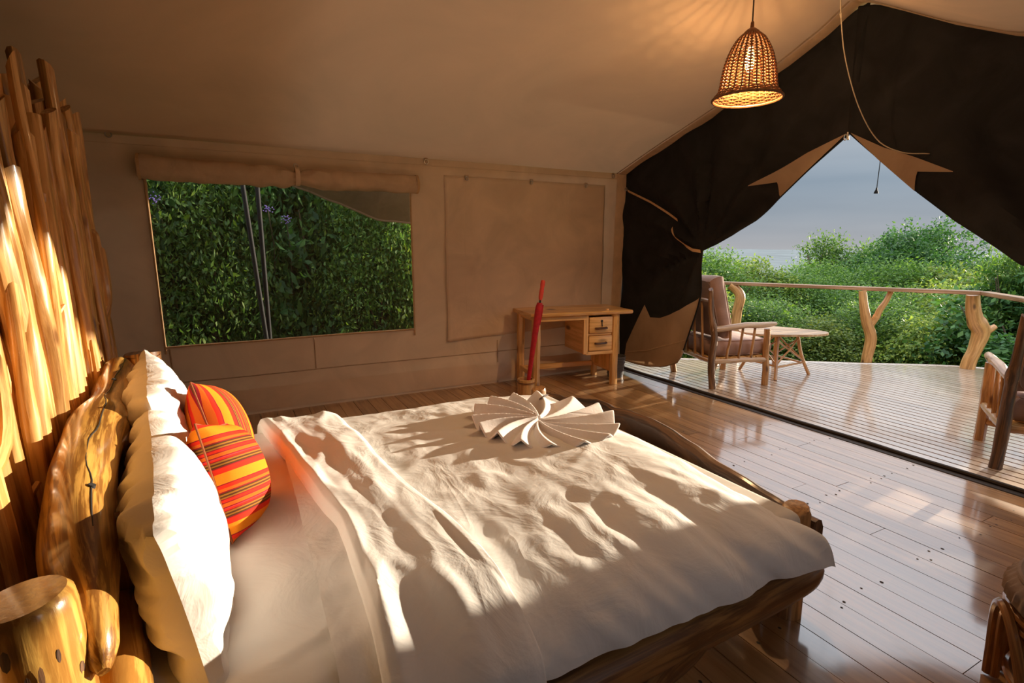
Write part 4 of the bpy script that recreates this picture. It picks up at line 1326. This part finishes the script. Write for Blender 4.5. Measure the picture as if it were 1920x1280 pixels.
# ================================================================== VERANDA FURNITURE
def box_cushion(w, d, h, seed, puff=0.03):
    """box cushion in local a, b, thickness; rounded with puffed faces"""
    bm = bmesh.new()
    bmesh.ops.create_cube(bm, size=1.0)
    bmesh.ops.subdivide_edges(bm, edges=bm.edges[:], cuts=11, use_grid_fill=True)
    vs, fs = [], []
    bm.verts.index_update()
    for v in bm.verts:
        x, y, z = v.co * 2
        k = (1 - x ** 4) * (1 - y ** 4)
        rx = 1 - 0.05 * (abs(z) ** 3)
        X, Y = x * w / 2 * rx, y * d / 2 * rx
        Z = z * (h / 2) + (puff * k if abs(z) > 0.9 else puff * k * z) * (1 if z > 0 else (-1 if abs(z) > 0.9 else 1)) * 0.6
        ex = 0.012 * (1 - z * z)
        X += math.copysign(ex, x) * (abs(x) > 0.99); Y += math.copysign(ex, y) * (abs(y) > 0.99)
        q = 0.007 * nz(X * 7 + seed, Y * 7, Z * 7)
        vs.append((X + q, Y + q, Z + q * 1.5))
    fs = [tuple(v.index for v in f.verts) for f in bm.faces]
    bm.free()
    return MB().add(vs, fs)


def piping_loop(w, d, z, c, a, b, r=0.006):
    pts = []
    rc = 0.03
    for i in range(64):
        t = 2 * math.pi * i / 64
        cx, sx = math.cos(t), math.sin(t)
        pts.append((math.copysign(abs(cx) ** 0.22, cx) * w / 2 * 0.955, math.copysign(abs(sx) ** 0.22, sx) * d / 2 * 0.955, z))
    t_ = MB(); t_.v = pts
    return MB().tube(placed(t_, c, a, b).v, r, 5, closed=True)


def branch(mb, a, b, r0, r1=None, seed=0.0, wob=0.012, n=8, sides=9, tilt=(0, 0)):
    a, b = Vector(a), Vector(b)
    pts = []
    for i in range(n + 1):
        t = i / n
        e = math.sin(math.pi * t)
        pts.append(a + (b - a) * t + Vector((nz(seed, t * 2.5), nz(seed + 5, t * 2.5), nz(seed + 9, t * 2.5) * 0.4)) * wob * 2 * e)
    r1 = r0 if r1 is None else r1
    return mb.tube(pts, [r0 + (r1 - r0) * i / n for i in range(n + 1)], sides, bump=0.10, seed=seed, tilt=tilt)


def armchair(loc, rz, label, seed, back_mat, near):
    ch = thing('armchair', loc, label, 'chair', 'branch armchairs on the veranda', rz=rz)
    for s in (-1, 1):
        bm_ = back_mat if s == near else M_CHAIR
        mb = MB()
        pts = smooth_path([(0.03, 0.39 * s, 0.0), (-0.005, 0.39 * s, 0.25), (0.015, 0.385 * s, 0.52), (-0.005, 0.39 * s, 0.62), (-0.045, 0.39 * s, 0.80), (-0.065, 0.39 * s, 1.02)], 22)
        rs = [interp([(0, 0.036), (0.5, 0.034), (0.62, 0.040), (0.7, 0.028), (1, 0.022)], i / 22) for i in range(23)]
        mb.tube(pts, rs, 10, bump=0.14, seed=seed + s, tilt=(0.01, 0.01))
        mb.build('back_post', bm_, ch, local=True)
        branch(MB(), (0.655, 0.37 * s, 0.0), (0.625, 0.38 * s, 0.60), 0.036, 0.031, seed + 3 * s, 0.008).build('front_leg', M_CHAIR, ch, local=True)
        ar = smooth_path([(-0.03, 0.39 * s, 0.615), (0.12, 0.395 * s, 0.622), (0.34, 0.40 * s, 0.645), (0.52, 0.395 * s, 0.640), (0.72, 0.39 * s, 0.650)], 20)
        MB().tube(ar, [0.030] * 3 + [0.031] * 14 + [0.029, 0.027, 0.022, 0.014], 10, bump=0.12, seed=seed + 7 * s).build('arm', M_TABLETOP, ch, local=True)
        branch(MB(), (0.0, 0.385 * s, 0.285), (0.645, 0.375 * s, 0.275), 0.026, 0.028, seed + 11 * s).build('side_rail', M_TABLETOP, ch, local=True)
        for i, xx in enumerate((0.17, 0.31, 0.45)):
            branch(MB(), (xx, 0.385 * s, 0.28), (xx + 0.02, 0.393 * s, 0.635), 0.014, 0.013, seed + i + s * 2, 0.006, 6, 7).build('slat', M_CHAIR, ch, local=True)
    branch(MB(), (0.645, -0.37, 0.265), (0.645, 0.37, 0.265), 0.028, 0.028, seed + 20).build('front_rail', M_CHAIR, ch, local=True)
    branch(MB(), (0.01, -0.39, 0.285), (0.01, 0.39, 0.285), 0.026, 0.026, seed + 21).build('back_rail', M_CHAIR, ch, local=True)
    branch(MB(), (-0.05, -0.40, 0.90), (-0.05, 0.40, 0.915), 0.018, 0.018, seed + 22).build('top_rail', M_CHAIR, ch, local=True)
    branch(MB(), (0.03, -0.36, 0.17), (0.63, 0.34, 0.15), 0.026, 0.024, seed + 23).build('stretcher', M_CHAIR, ch, local=True)
    for i, yy in enumerate((-0.22, -0.07, 0.08, 0.23)):
        branch(MB(), (0.005, yy, 0.28), (-0.045, yy + 0.01, 0.905), 0.014, 0.013, seed + 30 + i, 0.008, 7, 7).build('back_slat', M_CHAIR, ch, local=True)
    for i in range(6):
        MB().box((0.07 + i * 0.105, 0, 0.303), (0.085, 0.70, 0.016), bevel=0.003).build('seat_slat', M_PINE, ch, local=True)
    return ch


def chair_cushions(loc, rz, labs):
    M3 = Matrix.Rotation(rz, 3, 'Z')
    c = Vector(loc)
    f, s, u = M3 @ Vector((1, 0, 0)), M3 @ Vector((0, 1, 0)), Vector((0, 0, 1))
    for part in (0, 1):
        if part == 0:
            w, d, h = 0.66, 0.68, 0.145
            cc = c + f * 0.37 + u * (0.313 + 0.09)
            a, b = f, s
            nm = 'seat_cushion'
        else:
            w, d, h = 0.70, 0.62, 0.15
            a = s
            b = (u * 0.965 - f * 0.26)
            cc = c + f * 0.105 + u * 0.825
            nm = 'back_cushion'
        mb = placed(box_cushion(w, d, h, part * 5 + loc[1], 0.035 if part == 0 else 0.02), cc, a, b)
        o = tag(mb.build(nm, M_CUSHION), labs[part], 'cushion', 'armchair cushions')
        for zz in (h / 2, -h / 2):
            piping_loop(w, d, zz, cc, a, b).build('piping', M_CUSHION, o)


A_LOC, A_RZ = (4.36, 4.12, 0), R(-15)
B_LOC, B_RZ = (4.546, 1.105, 0), R(30.7)
armchair(A_LOC, A_RZ, 'branch-framed armchair on the deck beside the tied curtain', 2.0, M_CHAIRD, -1)
chair_cushions(A_LOC, A_RZ, ('dusty brown seat cushion of the armchair beside the low table', 'dusty brown back cushion standing in the armchair beside the low table'))
armchair(B_LOC, B_RZ, 'branch-framed armchair cut off by the edge of the view, with a dark bark post', 40.0, M_BARK, 1)
chair_cushions(B_LOC, B_RZ, ('dusty brown seat cushion of the armchair at the edge of the view', 'dusty brown back cushion of the armchair at the edge of the view'))

# ---- low table
tb = thing('low_table', (5.48, 3.91, 0), 'low wooden side table with splayed branch legs on the deck', 'table')
TOPN = 40
def table_r(t):
    return 0.36 * (1 + 0.10 * math.cos(3 * t + 0.4) + 0.03 * nz(math.cos(t) * 2, math.sin(t) * 2))
TB_R = Matrix.Rotation(R(-40), 3, 'Z')
def table_pt(x, y, z):
    p = TB_R @ Vector((x * 1.30, y * 0.92, 0))
    return (5.47 + p.x, 3.90 + p.y, z)
ny_ = 6
ext = [(-0.40 + 0.8 * i / ny_, -0.40 + 0.8 * (i + 1) / ny_) for i in range(ny_)]
for (ya, yb) in ext:                                   # boards of the top, cut to the rounded outline
    ring = [(table_r(2 * math.pi * k / 240) * math.cos(2 * math.pi * k / 240), table_r(2 * math.pi * k / 240) * math.sin(2 * math.pi * k / 240)) for k in range(240)]
    ys_ = np.linspace(ya + 0.003, yb - 0.003, 6)
    lo_, hi_ = [], []
    for yv in ys_:
        xsx = [p[0] for p, q in zip(ring, ring[1:] + ring[:1]) if (p[1] - yv) * (q[1] - yv) <= 0]
        if len(xsx) >= 2:
            lo_.append((min(xsx), yv)); hi_.append((max(xsx), yv))
    if len(lo_) < 2: continue
    poly = lo_ + hi_[::-1]
    n_ = len(poly)
    vs = [table_pt(p[0], p[1], 0.470) for p in poly] + [table_pt(p[0], p[1], 0.492) for p in poly]
    gs = [(p[1], 0, p[0]) for p in poly] * 2
    MB().add(vs, [tuple(range(n_ - 1, -1, -1)), tuple(range(n_, 2 * n_))] + [(i, (i + 1) % n_, n_ + (i + 1) % n_, n_ + i) for i in range(n_)], gs).build('top_board', M_TABLETOP, tb, smooth=False)
feet = [(5.16, 3.66), (5.73, 3.655), (5.80, 4.16), (5.25, 4.20)]
tops = [(5.31, 3.78), (5.63, 3.77), (5.66, 4.05), (5.33, 4.06)]
for i, (fq, tq) in enumerate(zip(feet, tops)):
    mid = ((fq[0] * 0.35 + tq[0] * 0.65), (fq[1] * 0.35 + tq[1] * 0.65), 0.24)
    MB().tube(smooth_path([(*fq, 0), mid, (*tq, 0.47)], 10), 0.018, 8, bump=0.1, seed=i * 3.0).build('leg', M_CHAIR, tb)
for i in range(4):
    j = (i + 1) % 4
    def at_(k, z):
        t = z / 0.47
        w = t ** 0.8
        return (feet[k][0] + (tops[k][0] - feet[k][0]) * w, feet[k][1] + (tops[k][1] - feet[k][1]) * w, z)
    branch(MB(), at_(i, 0.15), at_(j, 0.41), 0.010, 0.009, i * 2.0, 0.006, 6, 7).build('cross_brace', M_CHAIR, tb)
    branch(MB(), at_(i, 0.41), at_(j, 0.15), 0.010, 0.009, i * 2.0 + 1, 0.006, 6, 7).build('cross_brace', M_CHAIR, tb)
    branch(MB(), at_(i, 0.13), at_(j, 0.14), 0.012, 0.011, i * 2.0 + 40, 0.006, 6, 7).build('stretcher', M_CHAIR, tb)

# ---- deck railing of natural branches
rail = thing('deck_railing', (7.0, 3.9, 0), 'deck railing of forked branch posts under a flat handrail', 'railing')
RP = [(6.02, 5.80), (6.24, 5.37), (7.545, 2.865), (7.03, 2.36), (5.6, 0.96)]
for a, b in ((RP[0], RP[2]), (RP[2], RP[4])):
    dv = Vector((b[0] - a[0], b[1] - a[1], 0))
    MB().box(((a[0] + b[0]) / 2, (a[1] + b[1]) / 2, 0.913), (dv.length, 0.10, 0.045), rz=math.atan2(dv.y, dv.x), bevel=0.006, seed=a[0]).build('handrail', M_HANDRAIL, rail)
MB().tube(smooth_path([(6.37, 5.20, -0.9), (6.36, 5.20, 0.0), (6.345, 5.20, 0.45), (6.36, 5.17, 0.72), (6.32, 5.24, 0.84), (6.28, 5.29, 0.89)], 30), [0.070 - 0.008 * i / 30 for i in range(31)], 14, bump=0.14, seed=2).build('post', M_POST, rail)
p1 = MB().tube(smooth_path([(7.02, 3.75, -0.6), (7.03, 3.75, 0.0), (7.05, 3.74, 0.30), (7.00, 3.785, 0.50), (6.96, 3.82, 0.70), (6.945, 3.85, 0.89)], 30), [0.062 if i < 18 else 0.062 - 0.018 * (i - 18) / 12 for i in range(31)], 14, bump=0.12, seed=5)
p1.tube(smooth_path([(7.02, 3.765, 0.44), (7.07, 3.72, 0.56), (7.09, 3.70, 0.66), (7.13, 3.665, 0.76), (7.17, 3.64, 0.89)], 14), [0.045, 0.042, 0.040, 0.038, 0.042, 0.036, 0.036, 0.034, 0.034, 0.032, 0.031, 0.03, 0.03, 0.03, 0.03], 12, bump=0.2, seed=9)
p1.build('post', M_POST, rail)
p2 = MB().tube(smooth_path([(7.70, 2.98, -0.6), (7.70, 2.97, 0.0), (7.74, 2.94, 0.22), (7.77, 2.92, 0.45), (7.68, 2.96, 0.60), (7.63, 2.98, 0.75), (7.59, 2.98, 0.89)], 30), [interp([(0, 0.075), (0.35, 0.070), (0.6, 0.095), (0.68, 0.078), (1, 0.066)], i / 30) for i in range(31)], 14, bump=0.10, seed=15)
p2.tube([(7.77, 2.90, 0.43), (7.83, 2.85, 0.49), (7.86, 2.83, 0.515)], [0.05, 0.038, 0.030], 10, bump=0.1, seed=3)
p2.build('post', M_POST, rail)
MB().tube(smooth_path([(6.6, 1.93, -0.6), (6.6, 1.93, 0.3), (6.63, 1.95, 0.89)], 16), 0.06, 12, bump=0.12, seed=25).build('post', M_POST, rail)

# ---- rattan stool with round cushion, at the lower right
SC = (2.215, 0.375)
stl = thing('rattan_stool', (SC[0], SC[1], 0), 'round rattan stool of bent canes on the plank floor', 'stool')
for z_, r_ in ((0.335, 0.262), (0.305, 0.262), (0.10, 0.235)):
    MB().tube([(SC[0] + r_ * math.cos(t), SC[1] + r_ * math.sin(t), z_) for t in np.linspace(0, 6.283, 49)[:-1]], 0.014, 8, closed=True, seed=z_).build('cane_ring', M_RATTAN, stl)
for k in range(5):
    an = R(198 + 72 * k)
    for dd, rr_ in ((0.0, 0.0), (0.03, 0.018)):
        pts = []
        for i in range(21):
            t = i / 20
            aa = an + (t - 0.5) * 1.05
            hh = 0.335 * math.sin(math.pi * t) ** 0.55 if 0 < t < 1 else 0.0
            pts.append((SC[0] + (0.285 - rr_) * math.cos(aa), SC[1] + (0.285 - rr_) * math.sin(aa), 0.012 + hh * (1 - dd)))
        MB().tube(pts, 0.015, 8, seed=k * 3 + dd).build('bent_leg', M_RATTAN, stl)
MB().lathe((SC[0], SC[1], 0.335), [(0.0, 0.0), (0.26, 0.0), (0.26, 0.008), (0.0, 0.008)], 32).build('seat_disc', M_RATTAN, stl)
rc = thing('round_cushion', (SC[0], SC[1], 0.345), 'round taupe gathered cushion on the rattan stool', 'cushion')
def rcush(u, v):
    pr = [(0.20, 0.0), (0.262, 0.006), (0.280, 0.03), (0.276, 0.062), (0.255, 0.088), (0.22, 0.100), (0.14, 0.110), (0.0, 0.112)]
    r_, z_ = lerp_path(pr, u)
    t = 2 * math.pi * v
    pl = 0.0045 * math.sin(t * 46 + 3 * nz(v * 9)) * math.exp(-((u - 0.38) / 0.14) ** 2)
    z_ += 0.006 * nz(r_ * math.cos(t) * 9, r_ * math.sin(t) * 26, 2) * (1 if u > 0.6 else 0)
    return (SC[0] + (r_ + pl) * math.cos(t), SC[1] + (r_ + pl) * math.sin(t), 0.345 + z_ + pl * 0.5)
MB().grid(rcush, 28, 180).build('pad', M_CUSHION2, rc)
MB().tube([(SC[0] + 0.246 * math.cos(t), SC[1] + 0.246 * math.sin(t), 0.345 + 0.095) for t in np.linspace(0, 6.283, 61)[:-1]], 0.009, 7, closed=True).build('piping', M_CUSHION2, rc)

# ================================================================== OUTSIDE: GROUND, PLANTS
def ground_z(x, y):
    d = max(0.0, x - 7.0) * 0.8 + max(0.0, y - 6.0) * 0.25
    return -0.75 - 0.13 * d - 0.0006 * d * d + 0.15 * nz(x * 0.3, y * 0.3, 2) * min(1, d)
gx = np.concatenate([np.linspace(-8, 10, 19), np.linspace(11, 60, 26)])
gy = np.concatenate([np.linspace(-25, 0, 12), np.linspace(1, 14, 14), np.linspace(16, 60, 18)])
gm = MB()
gm.grid(lambda u, v: (gx[int(round(u * (len(gx) - 1)))], gy[int(round(v * (len(gy) - 1)))], ground_z(gx[int(round(u * (len(gx) - 1)))], gy[int(round(v * (len(gy) - 1)))])), len(gx) - 1, len(gy) - 1)
struct(gm.build('ground', M_GROUND), 'grassy hillside falling away below the deck')
fm = MB()
fm.grid(lambda u, v: (40 + 5200 * u ** 2.2, -4000 + 9000 * v, -16 - 50 * min(1, u * 3) + (10 * nz(u * 9, v * 14) + 30 * sstep(0.75, 1.0, u) * (0.6 + 0.6 * nz(v * 20, 3))) * min(1, u * 3)), 40, 60)
struct(fm.build('plain', M_PLAIN), 'pale distant plain on the horizon')


def leaves(seed, blobs, n, size, droop=0.3, cluster=9, spread=0.16):
    """leaf quads gathered in sprays on the surface of several blobs"""
    g = np.random.default_rng(seed)
    nc = n // cluster
    wts = np.array([b[1] ** 2 for b in blobs]); wts = wts / wts.sum()
    bi = g.choice(len(blobs), nc, p=wts)
    cen = np.array([b[0] for b in blobs])[bi]
    rad = np.array([b[1] for b in blobs])[bi]
    dr = g.normal(size=(nc, 3)); dr[:, 2] += 0.25
    dr /= np.linalg.norm(dr, axis=1)[:, None]
    rr = rad * (0.62 + 0.42 * g.random(nc) ** 0.7)
    tips = cen + dr * rr[:, None]
    tdir = dr + g.normal(size=(nc, 3)) * 0.5
    tdir /= np.linalg.norm(tdir, axis=1)[:, None]
    P = np.repeat(tips, cluster, 0)
    T = np.repeat(tdir, cluster, 0)
    N_ = len(P)
    P = P + T * (g.random(N_)[:, None] - 0.5) * spread * 2 + g.normal(size=(N_, 3)) * spread * 0.28
    ld_ = T * 0.6 + g.normal(size=(N_, 3)) * 0.7
    ld_[:, 2] -= droop
    ld_ /= np.linalg.norm(ld_, axis=1)[:, None]
    sd_ = np.cross(ld_, g.normal(size=(N_, 3)) * 0.5 + np.array([0, 0, 1.0]))
    sd_ /= np.maximum(np.linalg.norm(sd_, axis=1)[:, None], 1e-6)
    nn = np.cross(ld_, sd_)
    L = size * (0.6 + 0.8 * g.random(N_))[:, None]
    W = L * 0.24
    v0 = P
    v1 = P + ld_ * L * 0.45 + sd_ * W + nn * W * 0.35
    v2 = P + ld_ * L
    v3 = P + ld_ * L * 0.45 - sd_ * W + nn * W * 0.35
    V = np.stack([v0, v1, v2, v3], 1).reshape(-1, 3)
    F = np.arange(N_ * 4).reshape(-1, 4)
    return V, F


def blob_set(seed, n, r, h0, h1, rb):
    g = random.Random(seed)
    out = []
    for i in range(n):
        t = g.random()
        a = g.uniform(0, 6.283)
        q = r * math.sqrt(g.random()) * math.sin(math.pi * min(0.95, 0.22 + 0.72 * t)) ** 0.7
        out.append(((q * math.cos(a), q * math.sin(a), h0 + (h1 - h0) * t), rb * g.uniform(0.75, 1.25)))
    return out


KIND = {
    'thick':  np_mesh('foliage', *leaves(1, blob_set(1, 26, 0.85, 0.25, 1.72, 0.40), 20000, 0.085), M_LEAF2),
    'fine':   np_mesh('foliage', *leaves(2, blob_set(2, 30, 0.85, 0.20, 1.72, 0.36), 34000, 0.046), M_LEAF1),
    'light':  np_mesh('foliage', *leaves(3, blob_set(3, 24, 0.85, 0.20, 1.70, 0.38), 24000, 0.062, droop=0.5), M_LEAF3),
    'distant': np_mesh('foliage', *leaves(6, blob_set(6, 44, 0.85, 0.25, 1.72, 0.34), 46000, 0.050, spread=0.11), M_LEAF2),
    'sparse': np_mesh('foliage', *leaves(4, blob_set(4, 34, 0.62, 0.55, 1.85, 0.17), 8000, 0.055), M_LEAF1),
}
TRUNK = {}
for nm, sd_ in (('thick', 1), ('fine', 2), ('light', 3), ('sparse', 4), ('distant', 6)):
    g = random.Random(sd_)
    mb = MB()
    for i in range(7 if nm != 'sparse' else 11):
        a = g.uniform(0, 6.283); q = g.uniform(0.25, 0.65) * (0.8 if nm == 'sparse' else 1)
        top = g.uniform(1.1, 1.75)
        mb.tube(smooth_path([(0, 0, 0), (0.12 * math.cos(a), 0.12 * math.sin(a), 0.4), (q * 0.6 * math.cos(a + .3), q * 0.6 * math.sin(a + .3), top * 0.65), (q * math.cos(a), q * math.sin(a), top)], 8), [0.04 - 0.0042 * k_ for k_ in range(9)], 5)
    TRUNK[nm] = mb.mesh('stem', M_TRUNK)


def plant(kind, x, y, top, r, label, cat, group, base=None, rot=0.0, name='bush'):
    z0 = ground_z(x, y) - 0.1 if base is None else base
    o = thing(name, (x, y, z0), label, cat, group, rz=rot)
    hs = (top - z0) / 2.05
    for nm, me in (('foliage', KIND[kind]), ('stem', TRUNK[kind])):
        c = bpy.data.objects.new(nm, me)
        COL.objects.link(c)
        c.parent = o
        c.scale = (r, r, hs)
        if nm == 'foliage': c['kind'] = 'stuff'
    return o


GB = 'shrubs beyond the deck'
for i, (kind, x_, y_, top, r_, lab) in enumerate([
    ('fine', 5.9, 7.3, 0.80, 1.30, 'green shrub behind the branch armchair by the tied curtain'),
    ('light', 7.25, 6.75, 0.95, 1.15, 'pale green shrub behind the leftmost railing post'),
    ('fine', 8.55, 6.55, 0.45, 1.25, 'fine-leaved shrub above the low table'),
    ('light', 8.9, 5.55, 0.25, 1.05, 'pale feathery shrub between the low table and the forked post'),
    ('fine', 9.6, 4.95, 0.50, 1.15, 'fine-leaved shrub behind the forked railing post'),
    ('light', 9.2, 4.10, 0.42, 0.90, 'pale green shrub between the forked post and the knobbly post'),
    ('thick', 9.55, 3.15, 1.10, 1.25, 'large dark glossy bush behind the knobbly railing post'),
    ('thick', 8.75, 2.0, 0.55, 1.15, 'dark glossy bush at the right edge, beyond the railing corner'),
    ('light', 10.4, 3.42, 1.30, 0.90, 'yellow-green leafy bush rising over the handrail on the right'),
    ('fine', 9.3, 8.5, 1.30, 1.50, 'green tree touching the edge of the tied curtain'),
    ('light', 10.9, 8.75, 1.15, 1.45, 'spreading green tree below the left part of the sky'),
    ('fine', 12.4, 8.3, 0.75, 1.40, 'grey-green shrub between the left tree and the thin tall tree'),
    ('fine', 12.2, 6.6, 0.55, 1.55, 'broad olive shrub in the middle of the valley'),
    ('light', 12.6, 5.4, 0.75, 1.30, 'pale olive shrub below the big round tree'),
    ('fine', 14.6, 9.2, 0.95, 1.60, 'dim green tree just left of the thin tall tree'),
    ('fine', 15.2, 7.4, 1.05, 1.70, 'dim green tree below the thin tall tree'),
    ('light', 15.3, 5.9, 0.95, 1.60, 'bushy green tree to the right, below the big round crown'),
    ('sparse', 18.6, 11.5, 2.0, 1.9, 'thin open tree standing tallest against the pale sky'),
    ('distant', 18.2, 8.35, 2.1, 2.3, 'big round dark tree against the pale sky'),
    ('distant', 20.6, 10.4, 1.35, 2.0, 'dark rounded tree between the thin tree and the big round tree'),
    ('sparse', 20.6, 11.2, 1.75, 1.5, 'wispy tree beside the thin tall tree'),
    ('fine', 19.5, 7.1, 1.1, 2.0, 'grey-green tree right of the big round tree'),
    ('sparse', 9.6, 3.35, 1.60, 0.75, 'slender tree top close under the right curtain edge'),
    ('fine', 22.5, 13.6, 0.9, 2.4, 'hazy tree far down the slope on the left'),
    ('fine', 25.5, 12.0, 0.9, 2.6, 'hazy tree far down the slope in the middle'),
]):
    plant(kind, x_, y_, top, r_, lab, 'tree' if top > 1.2 or 'tree' in lab else 'bush', GB, rot=i * 1.3, name='tree' if 'tree' in lab else 'bush')

GW = 'bushes behind the mesh window'
for i, (kind, x_, y_, top, r_, lab) in enumerate([
    ('thick', -1.6, 7.6, 3.1, 1.25, 'dark bush filling the left edge of the mesh window'),
    ('fine', -0.35, 7.2, 2.5, 1.05, 'shadowy bush left of the two black poles'),
    ('thick', 0.75, 7.7, 3.2, 1.15, 'dense bush directly behind the two black poles'),
    ('fine', 1.7, 7.25, 2.3, 1.00, 'twiggy bush right of the black poles'),
    ('light', 2.75, 7.5, 2.6, 1.10, 'sunlit drooping bush at the right edge of the mesh window'),
    ('thick', 3.6, 8.2, 3.2, 1.3, 'dark bush behind the sunlit drooping one'),
    ('thick', -2.9, 8.0, 3.4, 1.4, 'dark bush beyond the left window edge'),
    ('fine', -0.9, 8.9, 4.2, 1.6, 'tall dark tree deep behind the left half of the window'),
    ('thick', 1.3, 9.2, 4.3, 1.7, 'tall dark tree deep behind the poles'),
    ('fine', 3.2, 9.6, 4.3, 1.7, 'tall dark tree deep behind the right half of the window'),
    ('fine', 5.2, 9.2, 3.4, 1.6, 'dark tree beyond the right edge of the window'),
]):
    plant(kind, x_, y_, top, r_, lab, 'bush' if 'bush' in lab else 'tree', GW, rot=i * 2.1 + 0.4, name='bush' if 'bush' in lab else 'tree')

for p0, p1, lab in (((0.16, 6.0, 2.35), (0.36, 6.0, -0.8), 'thin black tent pole outside the window, the slanting one of the pair'), ((0.312, 6.05, 2.35), (0.314, 6.02, -0.8), 'thin black tent pole outside the window, the upright one of the pair')):
    pt = thing('tent_pole', p1, lab, 'pole', 'tent poles outside the window')
    MB().tube([p0, tuple((Vector(p0) + Vector(p1)) / 2), p1], 0.022, 10).build('pole', M_BLACK, pt)
    MB().tube([tuple(Vector(p1) + Vector((0, 0, 0.02))), p1], 0.05, 10).build('foot_plate', M_BLACK, pt)
for (x_, y_, z_), lab in (((0.42, 6.5, 1.83), 'purple flower head in the top of the mesh window'), ((0.60, 6.55, 1.72), 'purple flower head below the upper one'), ((-0.60, 6.5, 1.90), 'purple flower head near the left window edge')):
    fl_ = thing('flower_head', (x_, y_, z_), lab, 'flower', 'purple flowers')
    mb = MB()
    for i in range(22):
        q = Vector((rnd.gauss(0, 0.028), rnd.gauss(0, 0.02), rnd.gauss(0, 0.022)))
        mb.lathe((x_ + q.x, y_ + q.y, z_ + q.z), [(0.0, -0.008), (0.009, 0.0), (0.0, 0.008)], 5)
    mb.build('petals', M_FLOWER, fl_)
    MB().tube([(x_, y_, z_), (x_ + 0.05, y_ + 0.25, z_ - 0.35), (x_ + 0.05, y_ + 0.5, z_ - 1.2)], 0.005, 5).build('stalk', M_TRUNK, fl_)
